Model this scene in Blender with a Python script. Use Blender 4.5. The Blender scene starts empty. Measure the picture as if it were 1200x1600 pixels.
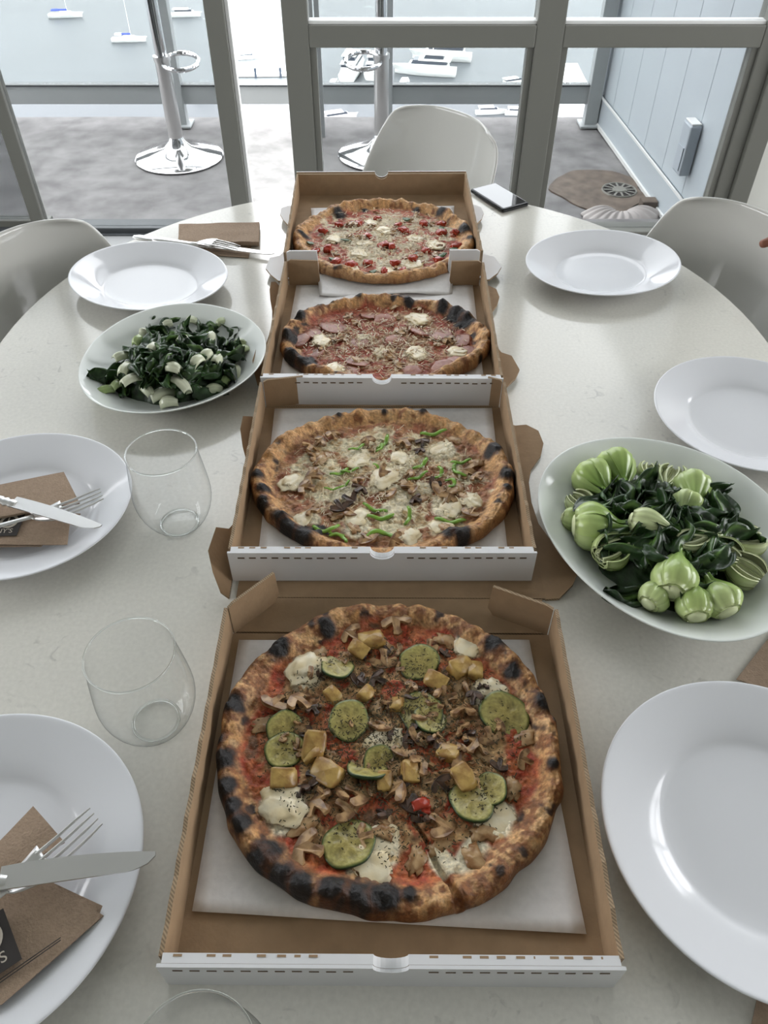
import bpy, math, random
import numpy as np
from mathutils import Vector, Matrix
C = bpy.context.scene.collection
R_ = random.Random(7)
PI = math.pi
# ------------------------------------------------------------------ camera, sky, exposure
TH = math.radians(45.4); F = 1215.0; CAMZ = 1.42; TZ = 0.75; BZ = -0.16; WZ = -58.6
cam = bpy.data.objects.new('camera', bpy.data.cameras.new('camera')); C.objects.link(cam)
cam.location = (0, 0, CAMZ); cam.rotation_euler = (PI/2 - TH, 0, 0)
cam.data.sensor_fit = 'VERTICAL'; cam.data.sensor_height = 36; cam.data.lens = F/1600*36
cam.data.clip_start = .02; cam.data.clip_end = 6000
bpy.context.scene.camera = cam
world = bpy.data.worlds.new('overcast_sky'); bpy.context.scene.world = world
world.use_nodes = True
bg = world.node_tree.nodes['Background']; bg.inputs[0].default_value = (.97, .98, 1, 1); bg.inputs[1].default_value = 9.0
vs = bpy.context.scene.view_settings
vs.view_transform = 'Standard'; vs.look = 'None'; vs.gamma = 1; vs.exposure = 0.0; vs.use_curve_mapping = False
def portal(loc, rot, sx, sy):          # sampling guides in the window openings, they give no light of their own
    l = bpy.data.lights.new('window_portal', 'AREA'); l.shape = 'RECTANGLE'; l.size = sx; l.size_y = sy; l.cycles.is_portal = True
    o = bpy.data.objects.new('window_portal', l); C.objects.link(o); o.location = loc; o.rotation_euler = rot
portal((-.9, 2.93, 1.7), (-PI/2, 0, 0), 4.6, 3.3)
portal((-3.18, .8, 1.65), (0, -PI/2, 0), 1.3, 2.2)
portal((3.18, .95, 1.6), (0, PI/2, 0), 1.4, 3.1)

# ------------------------------------------------------------------ helpers
def at(px, py, z):                      # the point of the level z seen at a pixel of the 1200 x 1600 photograph
    u = (px-600)/F; v = (800-py)/F
    dy = math.cos(TH)+v*math.sin(TH); dz = -math.sin(TH)+v*math.cos(TH); t = (z-CAMZ)/dz
    return (u*t, dy*t, z)
def tt(px, py, dz=0): return at(px, py, TZ+dz)
def nz(x, y, z=0.0, seed=0):            # vectorised value noise, about -1..1
    x, y, z = np.broadcast_arrays(np.asarray(x, float), np.asarray(y, float), np.asarray(z, float))
    xi, yi, zi = np.floor(x), np.floor(y), np.floor(z)
    def s(t): return t*t*(3-2*t)
    fx, fy, fz = s(x-xi), s(y-yi), s(z-zi)
    def h(a, b, c):
        n = (a*374761.0+b*668265.0+c*2147.0+seed*9301.0)
        return (np.sin(n*.0137+a*12.9898+b*78.233+c*37.719)*43758.5453) % 1.0
    o = 0
    for i in (0, 1):
        for j in (0, 1):
            for k in (0, 1):
                o = o+h(xi+i, yi+j, zi+k)*(fx if i else 1-fx)*(fy if j else 1-fy)*(fz if k else 1-fz)
    return o*2-1
def fbm(x, y, z=0.0, seed=0, o=4):
    s = 0; a = 1; t = 0
    for i in range(o):
        s = s+a*nz(np.asarray(x)*2**i, np.asarray(y)*2**i, np.asarray(z)*2**i, seed+i*17); t += a; a *= .5
    return s/t
def sst(a, b, x):
    t = np.clip((x-a)/(b-a), 0, 1); return t*t*(3-2*t)
def mesh(name, V, Fc, mats=None, mi=None, smooth=False, col=None):
    m = bpy.data.meshes.new(name); m.from_pydata([tuple(v) for v in V], [], Fc)
    for k in (mats if isinstance(mats, (list, tuple)) else [mats]):
        if k: m.materials.append(k)
    if mi is not None: m.polygons.foreach_set('material_index', mi)
    if smooth: m.polygons.foreach_set('use_smooth', [True]*len(m.polygons))
    if col is not None:
        a = m.color_attributes.new('Col', 'FLOAT_COLOR', 'POINT')
        c = np.ones((len(V), 4)); c[:, :3] = col; a.data.foreach_set('color', c.ravel())
    m.update(); return m
def link(name, m, parent=None, loc=(0, 0, 0), rot=(0, 0, 0), sc=(1, 1, 1)):
    o = bpy.data.objects.new(name, m); C.objects.link(o); o.parent = parent
    o.location = loc; o.rotation_euler = rot; o.scale = sc
    return o
def tag(o, label=None, cat=None, group=None, kind=None):
    if label: o['label'] = label
    if cat: o['category'] = cat
    if group: o['group'] = group
    if kind: o['kind'] = kind
    return o
def thing(name, label, cat, loc=(0, 0, 0), rz=0, group=None):
    o = bpy.data.objects.new(name, None); C.objects.link(o); o.location = loc; o.rotation_euler = (0, 0, rz); o.empty_display_size = .02
    return tag(o, label, cat, group)
def struct(name, m, label=None, parent=None):
    o = link(name, m, parent)
    if not parent: o['kind'] = 'structure'
    if label: o['label'] = label
    return o
class MB:                               # collects simple solids into one mesh
    def __init__(s): s.V = []; s.F = []; s.M = []
    def add(s, V, Fc, mi=0):
        n = len(s.V); s.V += [tuple(v) for v in V]; s.F += [tuple(i+n for i in f) for f in Fc]; s.M += [mi]*len(Fc); return s
    def box(s, x0, y0, z0, x1, y1, z1, mi=0):
        V = [(x, y, z) for z in (z0, z1) for y in (y0, y1) for x in (x0, x1)]
        return s.add(V, [(0, 2, 3, 1), (4, 5, 7, 6), (0, 1, 5, 4), (2, 6, 7, 3), (0, 4, 6, 2), (1, 3, 7, 5)], mi)
    def tube(s, P, r, n=8, mi=0, cap=True, sq=1.0):
        P = [Vector(p) for p in P]; rs = r if isinstance(r, (list, tuple, np.ndarray)) else [r]*len(P)
        V = []; up = Vector((0, 0, 1))
        for i, p in enumerate(P):
            t = (P[min(i+1, len(P)-1)]-P[max(i-1, 0)]).normalized()
            a = t.cross(up); a = (a if a.length > .05 else t.cross(Vector((1, 0, 0)))).normalized(); b = t.cross(a)
            for k in range(n):
                q = 2*PI*k/n; V.append(p+a*math.cos(q)*rs[i]+b*math.sin(q)*rs[i]*sq)
        Fc = [(i*n+k, i*n+(k+1) % n, (i+1)*n+(k+1) % n, (i+1)*n+k) for i in range(len(P)-1) for k in range(n)]
        if cap: Fc += [tuple(range(n-1, -1, -1)), tuple((len(P)-1)*n+k for k in range(n))]
        return s.add(V, Fc, mi)
    def lathe(s, prof, n=48, mi=0, sx=1, sy=1, c=(0, 0, 0)):
        V = []; Fc = []; m = len(prof)
        for i in range(n):
            a = 2*PI*i/n
            for r, z in prof: V.append((c[0]+r*math.cos(a)*sx, c[1]+r*math.sin(a)*sy, c[2]+z))
        for i in range(n):
            j = (i+1) % n
            for k in range(m-1): Fc.append((i*m+k, j*m+k, j*m+k+1, i*m+k+1))
        return s.add(V, Fc, mi)
    def mesh(s, name, mats, smooth=False): return mesh(name, s.V, s.F, mats, s.M, smooth)
def bevel(o, w, seg=2):
    b = o.modifiers.new('bevel', 'BEVEL'); b.width = w; b.segments = seg; b.limit_method = 'ANGLE'; return o
def autosmooth(m, deg=35):
    m.polygons.foreach_set('use_smooth', [True]*len(m.polygons)); m.set_sharp_from_angle(angle=math.radians(deg)); return m
def grid(nu, nv, f, closed=False):
    V = [f(i/(nu-1), j/(nv-1)) for i in range(nu) for j in range(nv)]
    Fc = [(i*nv+j, (i+1)*nv+j, (i+1)*nv+j+1, i*nv+j+1) for i in range(nu-1) for j in range(nv-1)]
    return V, Fc
def slab(V, Fc, nu, nv, off):            # gives a grid surface a thickness downwards by the offsets
    n = len(V); W = [tuple(Vector(v)+Vector(o)) for v, o in zip(V, off)]
    V2 = list(V)+W; F2 = list(Fc)+[tuple(i+n for i in reversed(f)) for f in Fc]
    ring = [j for j in range(nv)]+[i*nv+nv-1 for i in range(1, nu)]+[(nu-1)*nv+j for j in range(nv-2, -1, -1)]+[i*nv for i in range(nu-2, 0, -1)]
    for a, b in zip(ring, ring[1:]+ring[:1]): F2.append((a, b, b+n, a+n))
    return V2, F2
def copyof(src, loc, rot, sc=(1, 1, 1), parent=None):
    o = src.copy(); C.objects.link(o); o.parent = parent if parent else src.parent
    o.location = loc; o.rotation_euler = rot; o.scale = sc; return o

# ------------------------------------------------------------------ materials
def mat(name, col=(.8, .8, .8), rough=.5, metal=0, vcol=False, var=0, vscale=20, bump=0, bscale=60, coat=0, spec=.5, trans=0, sss=0, ior=1.45, col2=None):
    m = bpy.data.materials.new(name); m.use_nodes = True; N = m.node_tree.nodes; L = m.node_tree.links; p = N['Principled BSDF']
    p.inputs['Base Color'].default_value = (*col, 1); p.inputs['Roughness'].default_value = rough; p.inputs['Metallic'].default_value = metal
    p.inputs['Coat Weight'].default_value = coat; p.inputs['Specular IOR Level'].default_value = spec
    p.inputs['Transmission Weight'].default_value = trans; p.inputs['IOR'].default_value = ior
    if sss:
        p.inputs['Subsurface Weight'].default_value = sss; p.inputs['Subsurface Radius'].default_value = (.01, .008, .004); p.inputs['Subsurface Scale'].default_value = .5
    src = None
    if vcol:
        a = N.new('ShaderNodeVertexColor'); a.layer_name = 'Col'; src = a.outputs[0]
    tc = N.new('ShaderNodeTexCoord')
    if var or col2:
        n = N.new('ShaderNodeTexNoise'); n.inputs['Scale'].default_value = vscale; n.inputs['Detail'].default_value = 6; L.new(tc.outputs['Object'], n.inputs[0])
        x = N.new('ShaderNodeMix'); x.data_type = 'RGBA'
        if col2:
            r = N.new('ShaderNodeMapRange'); r.inputs[1].default_value = .4; r.inputs[2].default_value = .6; L.new(n.outputs[0], r.inputs[0]); L.new(r.outputs[0], x.inputs[0])
            x.inputs[6].default_value = (*col, 1); x.inputs[7].default_value = (*col2, 1)
        else:
            x.blend_type = 'MULTIPLY'; x.inputs[0].default_value = 1
            r = N.new('ShaderNodeMapRange'); r.inputs[1].default_value = .3; r.inputs[2].default_value = .7; r.inputs[3].default_value = 1-var; r.inputs[4].default_value = 1+var
            L.new(n.outputs[0], r.inputs[0]); L.new(r.outputs[0], x.inputs[7])
            if src: L.new(src, x.inputs[6])
            else: x.inputs[6].default_value = (*col, 1)
        src = x.outputs[2]
    if src: L.new(src, p.inputs['Base Color'])
    if bump:
        n = N.new('ShaderNodeTexNoise'); n.inputs['Scale'].default_value = bscale; n.inputs['Detail'].default_value = 5; L.new(tc.outputs['Object'], n.inputs[0])
        b = N.new('ShaderNodeBump'); b.inputs['Strength'].default_value = bump; b.inputs['Distance'].default_value = .002; L.new(n.outputs[0], b.inputs['Height']); L.new(b.outputs[0], p.inputs['Normal'])
    return m
def glass_pane(name, tint, rough=0, ior=1.3):
    m = bpy.data.materials.new(name); m.use_nodes = True; N = m.node_tree.nodes; L = m.node_tree.links; N.remove(N['Principled BSDF'])
    t = N.new('ShaderNodeBsdfTransparent'); t.inputs[0].default_value = (*tint, 1); g = N.new('ShaderNodeBsdfGlossy'); g.inputs['Roughness'].default_value = rough
    lw = N.new('ShaderNodeLayerWeight'); lw.inputs[0].default_value = .5; pw_ = N.new('ShaderNodeMath'); pw_.operation = 'POWER'; pw_.inputs[1].default_value = 4.5
    f = N.new('ShaderNodeMath'); f.operation = 'MULTIPLY_ADD'; f.inputs[1].default_value = .85*(ior-1)/.5; f.inputs[2].default_value = .04*(ior-1)/.5; x = N.new('ShaderNodeMixShader')
    L.new(lw.outputs['Facing'], pw_.inputs[0]); L.new(pw_.outputs[0], f.inputs[0]); L.new(f.outputs[0], x.inputs[0]); L.new(t.outputs[0], x.inputs[1]); L.new(g.outputs[0], x.inputs[2]); L.new(x.outputs[0], N['Material Output'].inputs[0])
    return m
def quartz():
    m = mat('white_quartz', (.67, .655, .6), .1, spec=.6); N = m.node_tree.nodes; L = m.node_tree.links; p = N['Principled BSDF']
    tc = N.new('ShaderNodeTexCoord'); n1 = N.new('ShaderNodeTexNoise'); n1.inputs['Scale'].default_value = 55; n1.inputs['Detail'].default_value = 8; n1.inputs['Distortion'].default_value = 1.2
    n2 = N.new('ShaderNodeTexNoise'); n2.inputs['Scale'].default_value = 7; n2.inputs['Detail'].default_value = 3
    n3 = N.new('ShaderNodeTexNoise'); n3.inputs['Scale'].default_value = 220; n3.inputs['Detail'].default_value = 3
    for n in (n1, n2, n3): L.new(tc.outputs['Object'], n.inputs[0])
    r1 = N.new('ShaderNodeMapRange'); r1.inputs[1].default_value = .62; r1.inputs[2].default_value = .72; L.new(n1.outputs[0], r1.inputs[0])
    r2 = N.new('ShaderNodeMapRange'); r2.inputs[1].default_value = .42; r2.inputs[2].default_value = .62; L.new(n2.outputs[0], r2.inputs[0])
    mu = N.new('ShaderNodeMath'); mu.operation = 'MULTIPLY'; L.new(r1.outputs[0], mu.inputs[0]); L.new(r2.outputs[0], mu.inputs[1])
    mu2 = N.new('ShaderNodeMath'); mu2.operation = 'MULTIPLY'; mu2.inputs[1].default_value = .55; L.new(mu.outputs[0], mu2.inputs[0])
    r3 = N.new('ShaderNodeMapRange'); r3.inputs[1].default_value = .3; r3.inputs[2].default_value = .7; r3.inputs[3].default_value = .95; r3.inputs[4].default_value = 1.04; L.new(n3.outputs[0], r3.inputs[0])
    x = N.new('ShaderNodeMix'); x.data_type = 'RGBA'; x.inputs[6].default_value = (.67, .655, .6, 1); x.inputs[7].default_value = (.36, .35, .33, 1); L.new(mu2.outputs[0], x.inputs[0])
    y = N.new('ShaderNodeMix'); y.data_type = 'RGBA'; y.blend_type = 'MULTIPLY'; y.inputs[0].default_value = 1; L.new(x.outputs[2], y.inputs[6]); L.new(r3.outputs[0], y.inputs[7])
    L.new(y.outputs[2], p.inputs['Base Color']); return m
def corrugated():
    m = mat('corrugated_edge', (.34, .25, .16), .85); N = m.node_tree.nodes; L = m.node_tree.links; p = N['Principled BSDF']
    tc = N.new('ShaderNodeTexCoord'); w = N.new('ShaderNodeTexWave'); w.wave_type = 'BANDS'; w.bands_direction = 'DIAGONAL'; w.inputs['Scale'].default_value = 200; w.inputs['Distortion'].default_value = .5
    L.new(tc.outputs['Object'], w.inputs[0]); x = N.new('ShaderNodeMix'); x.data_type = 'RGBA'; x.inputs[6].default_value = (.17, .12, .075, 1); x.inputs[7].default_value = (.36, .26, .16, 1)
    L.new(w.outputs[0], x.inputs[0]); L.new(x.outputs[2], p.inputs['Base Color']); return m
def tumbler_glass():
    m = glass_pane('clear_glass', (.985, .99, .99), 0, 1.5); N = m.node_tree.nodes; L = m.node_tree.links
    t = [n for n in N if n.type == 'BSDF_TRANSPARENT'][0]; lw = [n for n in N if n.type == 'LAYER_WEIGHT'][0]
    p = N.new('ShaderNodeMath'); p.operation = 'POWER'; p.inputs[1].default_value = 9; L.new(lw.outputs['Facing'], p.inputs[0])
    x = N.new('ShaderNodeMix'); x.data_type = 'RGBA'; x.inputs[6].default_value = (.985, .99, .99, 1); x.inputs[7].default_value = (.25, .27, .27, 1); L.new(p.outputs[0], x.inputs[0]); L.new(x.outputs[2], t.inputs[0])
    for n in N:
        if n.type == 'MATH' and n.operation == 'MULTIPLY_ADD': n.inputs[1].default_value = .45; n.inputs[2].default_value = .03
    return m
M = dict(
 quartz=quartz(), corr=corrugated(),
 wall=mat('wall_paint', (.76, .76, .71), .6), floor=mat('grey_floor', (.3, .3, .3), .35, var=.08, vscale=4),
 frame=mat('window_frame_paint', (.17, .17, .15), .4), track=mat('dark_track', (.06, .065, .07), .4), edge_highlight=mat('glazing_bead', (.75, .75, .74), .35),
 pane=glass_pane('tinted_glass', (.64, .65, .655)), clearpane=glass_pane('railing_glass', (.95, .97, .96)),
 concrete=mat('balcony_concrete', (.21, .2, .197), .75, var=.3, vscale=9, bump=.3, bscale=30),
 clad=mat('blue_grey_cladding', (.50, .545, .575), .5, var=.04, vscale=2), whitepaint=mat('white_paint', (.8, .8, .78), .4),
 railm=mat('railing_grey', (.42, .44, .44), .4), chrome=mat('chrome', (.75, .75, .76), .08, 1), steel=mat('stainless_steel', (.72, .71, .7), .3, 1),
 stain=mat('rust_stain', (.15, .115, .09), .75, var=.35, vscale=18), iron=mat('drain_iron', (.26, .25, .22), .5, .3), shell=mat('sandy_shell', (.42, .38, .36), .6),
 water=mat('harbour_water', (.10, .11, .12), .4, spec=.35, var=.12, vscale=.02),
 boat=mat('boat_white', (.82, .82, .8), .35), boatdk=mat('boat_dark_glass', (.03, .04, .06), .2), boatbl=mat('boat_blue_canvas', (.06, .1, .45), .7), dock=mat('dock_deck', (.7, .7, .68), .7, var=.15, vscale=.4),
 chair=mat('glossy_white_plastic', (.55, .545, .515), .06, coat=.3), porc=mat('white_porcelain', (.70, .71, .74), .1), porc2=mat('greenish_white_porcelain', (.69, .72, .69), .1),
 glass=tumbler_glass(), solidglass=mat('solid_glass', (.93, .96, .95), 0, trans=1, ior=1.5),
 kraft=mat('kraft_board', (.30, .20, .115), .8, var=.08, vscale=60, bump=.15, bscale=200), white=mat('white_board', (.68, .68, .69), .55, var=.02),
 kdark=mat('cut_board', (.13, .09, .06), .9),
 paper=mat('parchment', (.74, .72, .71), .45, var=.05, vscale=150, bump=.15, bscale=120),
 nap=mat('brown_napkin', (.33, .24, .17), .9, var=.1, vscale=250, bump=.5, bscale=500), ink=mat('dark_ink', (.035, .03, .028), .8), print_=mat('cream_print', (.5, .45, .38), .8),
 phone=mat('black_phone', (.01, .01, .012), .15), screen=mat('phone_glass', (.02, .02, .025), .03, coat=1),
 pizza=mat('baked_pizza', vcol=True, rough=.55, var=.25, vscale=420, bump=.8, bscale=330), wet=mat('oily_topping', vcol=True, rough=.28, var=.18, vscale=300, bump=.35, bscale=250),
 zskin=mat('zucchini_skin', (.018, .04, .012), .35), pot=mat('roast_potato', (.46, .30, .09), .3, col2=(.28, .15, .045), vscale=90, bump=.3, bscale=150),
 mush=mat('cooked_mushroom', (.46, .29, .14), .33, col2=(.17, .085, .038), vscale=110, bump=.3, bscale=200), mushd=mat('dark_mushroom', (.1, .055, .035), .4, col2=(.03, .018, .012), vscale=100),
 cheese=mat('melted_mozzarella', (.74, .66, .48), .25, col2=(.7, .58, .36), vscale=60, bump=.2, bscale=120, sss=.1), cheeseb=mat('browned_cheese', (.46, .30, .15), .3, col2=(.26, .13, .05), vscale=90, bump=.4, bscale=160),
 herb=mat('dried_herbs', (.055, .045, .02), .9), pepper=mat('green_pepper', (.2, .36, .05), .2, col2=(.13, .26, .035), vscale=60), tomato=mat('roast_tomato', (.34, .035, .015), .22, col2=(.3, .03, .012), vscale=90, bump=.3),
 ham=mat('cured_meat', (.22, .055, .028), .35, col2=(.30, .11, .055), vscale=130, bump=.3, bscale=200), basil=mat('basil_green', (.035, .085, .02), .4), char=mat('charred_bubble', (.012, .009, .008), .5, bump=.5, bscale=200),
 veg=mat('bok_choy', vcol=True, rough=.22, bump=.12, bscale=90, var=.08, vscale=60), leaf=mat('wilted_leaf', vcol=True, rough=.3, bump=.5, bscale=140, var=.3, vscale=120),
 skin=mat('skin', (.22, .085, .05), .5, sss=.1), sleeve=mat('dark_sleeve', (.03, .03, .035), .9), lightbox=mat('fixture_grey', (.42, .46, .5), .4),
)

# ------------------------------------------------------------------ room shell
WY = 2.95                                # inner line of the window wall
b = MB(); b.box(-3.3, -3.5, -.1, 3.3, WY+.02, 0); struct('floor', b.mesh('floor', M['floor']))
b = MB(); b.box(-3.3, -3.5, 3.5, 3.3, WY+.12, 3.6); struct('ceiling', b.mesh('ceiling', M['wall']))
b = MB()                                 # right part of the front wall and the wall above the window
b.box(1.385, WY, 0, 3.3, WY+.12, 3.5); b.box(-3.3, WY, 3.35, 1.385, WY+.12, 3.5); struct('wall_front', b.mesh('wall_front', M['wall']))
def wall_hole(name, ax, p0, p1, a0, a1, h0, h1, lo, hi):
    b = MB()
    def bx(u0, z0, u1, z1):
        if ax == 'x': b.box(p0, u0, z0, p1, u1, z1)
        else: b.box(u0, p0, z0, u1, p1, z1)
    bx(lo, 0, hi, h0); bx(lo, h1, hi, 3.5); bx(lo, h0, a0, h1); bx(a1, h0, hi, h1)
    n = 4
    for i in range(1, n): u = a0+(a1-a0)*i/n; bx(u-.02, h0, u+.02, h1)
    zc = (h0+h1)/2+.25; bx(a0, zc-.02, a1, zc+.02)
    return struct(name, b.mesh(name, M['wall']))
wall_hole('wall_left', 'x', -3.3, -3.2, -.3, 1.9, 1.0, 2.3, -3.5, WY)
wall_hole('wall_right', 'x', 3.2, 3.3, -.6, 2.5, .9, 2.3, -3.5, WY)  # unseen window opening added here to brighten the right side of the table
b = MB(); b.box(-3.3, -3.5, 0, 3.3, -3.4, 3.5); struct('wall_back', b.mesh('wall_back', M['wall']))

# window wall: fixed panes, posts, rails and the open sliding leaf
def frame_piece(name, par, x0, x1, z0, z1, y0=WY-.01, y1=WY+.08, m='frame', bev=.004):
    b = MB(); b.box(x0, y0, z0, x1, y1, z1); o = link(name, b.mesh(name, M[m]), par); bevel(o, bev); return o
w1 = tag(bpy.data.objects.new('window_1', None), kind='structure'); C.objects.link(w1)
frame_piece('window_post', w1, -.335, -.25, 0, 3.35); frame_piece('mullion', w1, .505, .598, 0, 3.35); frame_piece('window_post', w1, 1.262, 1.315, 0, 3.35)
frame_piece('outer_frame', w1, 1.315, 1.385, 0, 3.35, WY-.03, WY+.1)
for x0, x1 in ((-.25, .505), (.598, 1.262)):
    frame_piece('window_rail', w1, x0, x1, .655, .722); frame_piece('sill_rail', w1, x0, x1, -.02, .012); frame_piece('head_rail', w1, x0, x1, 3.29, 3.35)
    frame_piece('glazing_bead', w1, x0, x1, .722, .733, WY+.0, WY+.04, 'edge_highlight', .002)  # pale colour paints the highlight along the rail top
    frame_piece('glazing_bead', w1, x0, x0+.022, .012, .655, WY+.002, WY+.05, 'frame', .002); frame_piece('glazing_bead', w1, x1-.022, x1, .012, .655, WY+.002, WY+.05, 'frame', .002)
    for z0, z1 in ((.012, .655), (.735, 3.29)):
        b = MB(); b.box(x0+.001, WY+.028, z0, x1-.001, WY+.034, z1); link('pane', b.mesh('pane', M['pane']), w1)
d1 = tag(bpy.data.objects.new('door_1', None), kind='structure'); C.objects.link(d1)
frame_piece('stile', d1, -1.385, -1.335, .02, 3.31, WY, WY+.05); frame_piece('stile', d1, -.585, -.52, .02, 3.31, WY-.02, WY+.04)
frame_piece('bottom_rail', d1, -1.335, -.585, .0, .022, WY, WY+.05, 'track'); frame_piece('top_rail', d1, -1.335, -.585, 3.25, 3.31, WY, WY+.05)
b = MB(); b.box(-1.335, WY+.02, .022, -.585, WY+.026, 3.25); link('pane', b.mesh('pane', M['pane']), d1)
# narrow pull edge of the leaf, coloured pale so that it looks lit
frame_piece('edge_strip', d1, -.52, -.507, .02, 3.31, WY+.0, WY+.03, 'edge_highlight', .002)
w2 = tag(bpy.data.objects.new('window_2', None), kind='structure'); C.objects.link(w2)
b = MB(); b.box(-3.2, WY+.06, .03, -1.39, WY+.066, 3.31); link('pane', b.mesh('pane', M['pane']), w2)
b = MB(); b.box(-3.2, WY+.085, .03, -1.40, WY+.091, 3.31); link('pane', b.mesh('pane', M['pane']), w2)
frame_piece('sill_rail', w2, -3.2, -1.335, -.01, .03, WY+.05, WY+.1); frame_piece('head_rail', w2, -3.2, -.335, 3.31, 3.35, WY, WY+.1)
b = MB(); b.box(-3.2, WY-.02, -.02, -.335, WY+.12, .004); struct('trim_1', b.mesh('threshold', M['track']), 'dark metal sliding track along the threshold')
b = MB(); b.box(-3.3, WY+.02, -.3, 1.5, WY+.14, -.005); struct('trim_2', b.mesh('step', M['concrete']), 'concrete step below the window wall')

# ------------------------------------------------------------------ balcony
RY = 4.6
nu, nv = 60, 30
def fl(u, v):
    x = -4+8*u; y = WY+.14+(RY+.13-WY-.14)*v; return (x, y, BZ+.004*float(fbm(x*2, y*2, 0, 3)))
V, Fc = grid(nu, nv, fl); V2, F2 = slab(V, Fc, nu, nv, [(0, 0, -.25)]*len(V))
struct('floor_balcony', mesh('floor_balcony', V2, F2, M['concrete'], smooth=False), 'weathered grey concrete balcony floor')
# right-hand clad wall, standing a little off the floor on posts
wx0, wy0 = at(1030, 330, BZ)[:2]; wx1, wy1 = at(930, 190, BZ)[:2]
dl = math.hypot(wx1-wx0, wy1-wy0); ang = math.atan2(wy1-wy0, wx1-wx0)
L0 = -.45; L1 = dl+.02
wl = tag(bpy.data.objects.new('wall_balcony', None), label='pale blue-grey plank-clad side wall of the balcony', kind='structure'); C.objects.link(wl)
wl.location = (wx0, wy0, 0); wl.rotation_euler = (0, 0, ang)
b = MB(); b.box(L0, -.22, BZ+.02, L1, -.03, 2.5); link('wall_core', b.mesh('wall_core', M['clad']), wl)
npl = 6; pw = (L1-L0)/npl; plank = None
for i in range(npl):
    if plank is None:
        b = MB(); b.box(0, -.03, BZ+.15, pw-.0025, 0, 2.5); plank = bevel(link('plank', b.mesh('plank', M['clad']), wl, (L0, 0, 0)), .002)
    else: copyof(plank, (L0+i*pw, 0, 0), (0, 0, 0))
b = MB(); b.box(L0, -.04, BZ+.01, L1, .012, BZ+.145); o = bevel(link('skirting_board', b.mesh('skirting_board', M['clad']), wl), .003)
b = MB(); b.box(L0, 0.008, BZ+.145, L1, .016, BZ+.155); link('flashing', b.mesh('flashing', M['whitepaint']), wl)
b = MB(); b.box(L0, 0.0, BZ+.005, L1, .022, BZ+.022); link('drip_edge', b.mesh('drip_edge', M['whitepaint']), wl)
b = MB(); b.box(L1, -.23, BZ+.0, L1+.05, .02, 2.5); link('corner_trim', b.mesh('corner_trim', M['whitepaint']), wl)
# step light on the clad wall
s = thing('wall_light', 'grey box light fixture mounted low on the pale clad balcony wall', 'light', (wx0+math.cos(ang)*-.17, wy0+math.sin(ang)*-.17, .085), ang)
b = MB(); b.box(-.045, .003, 0, .045, .05, .2); bevel(link('housing', b.mesh('housing', M['lightbox']), s), .008)
b = MB(); b.box(-.04, .006, .2, .04, .046, .207); bevel(link('cap', b.mesh('cap', M['whitepaint']), s), .003)
b = MB(); b.box(-.03, .05, .02, .03, .054, .11); link('louvre', b.mesh('louvre', M['lightbox']), s)
# railing
rl = tag(bpy.data.objects.new('railing', None), label='grey metal balcony railing with clear glass infill', cat='railing'); C.objects.link(rl); rl.location = (0, RY, BZ)
def bx(name, par, x0, y0, z0, x1, y1, z1, m, bev=0):
    b = MB(); b.box(x0, y0, z0, x1, y1, z1); o = link(name, b.mesh(name, M[m]), par)
    if bev: bevel(o, bev)
    return o
px_ = [at(283, 200, BZ)[0], at(603, 190, BZ)[0], at(925, 195, BZ)[0]-.02]
px_ = [px_[0]-(px_[1]-px_[0])]+px_
for i, x in enumerate(px_):
    bx('post', rl, x-.035, -.04, 0, x+.035, .03, 1.05, 'railm', .003); bx('post_foot', rl, x-.06, -.07, 0.004, x+.06, .055, .016, 'railm', .003)
bx('bottom_rail', rl, px_[0]-.6, -.02, .115, px_[-1], .02, .205, 'railm', .004); bx('rail_lip', rl, px_[0]-.6, -.026, .205, px_[-1], .026, .213, 'track')
bx('top_rail', rl, px_[0]-.6, -.035, 1.05, px_[-1], .035, 1.1, 'railm', .004)
for a, c in zip(px_, px_[1:]): bx('glass_panel', rl, a+.04, -.004, .215, c-.04, .004, 1.05, 'clearpane')
b = MB(); x = at(505, 214, BZ)
b.box(x[0]-.012, x[1]-.012, BZ, x[0]+.012, x[1]+.012, 2.3); b.box(x[0]-.045, x[1]-.008, BZ+.02, x[0]-.02, x[1]+.008, 2.3)
tag(link('pole', b.mesh('pole', M['railm'])), 'slim grey double pole standing on the balcony behind the window post', 'pole')
# floor drain, stain, shell
st = at(935, 297, BZ)
def blob_out(n, rx, ry, amp, sd):
    a = [2*PI*i/n for i in range(n)]
    return [(rx*math.cos(q)*(1+amp*float(nz(math.cos(q)*2, math.sin(q)*2, 0, sd))), ry*math.sin(q)*(1+amp*float(nz(math.cos(q)*2, math.sin(q)*2, 5, sd)))) for q in a]
def patch(out, z0, z1):
    n = len(out); V = [(x, y, z0) for x, y in out]+[(x, y, z1) for x, y in out]
    return V, [tuple(range(n, 2*n)), tuple(range(n-1, -1, -1))]+[(i, (i+1) % n, n+(i+1) % n, n+i) for i in range(n)]
V, Fc = patch(blob_out(50, .2, .24, .22, 5), 0, .0075); o = link('stain', mesh('stain', V, Fc, M['stain']), None, (st[0], st[1], BZ)); tag(o, 'rusty brown stain on the concrete around the floor drain', 'stain')
dr = at(967, 300, BZ)
g = thing('floor_drain', 'round metal floor drain grate set in the brown stain', 'drain', (dr[0], dr[1], BZ+.0075))
b = MB(); b.lathe([(.075, 0), (.078, .006), (.082, .006), (.084, 0)], 32); link('rim', autosmooth(b.mesh('rim', M['iron'])), g)
b = MB(); b.lathe([(0.001, .002), (.075, .002)], 32); link('sump', b.mesh('sump', M['ink']), g)
b = MB()
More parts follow.
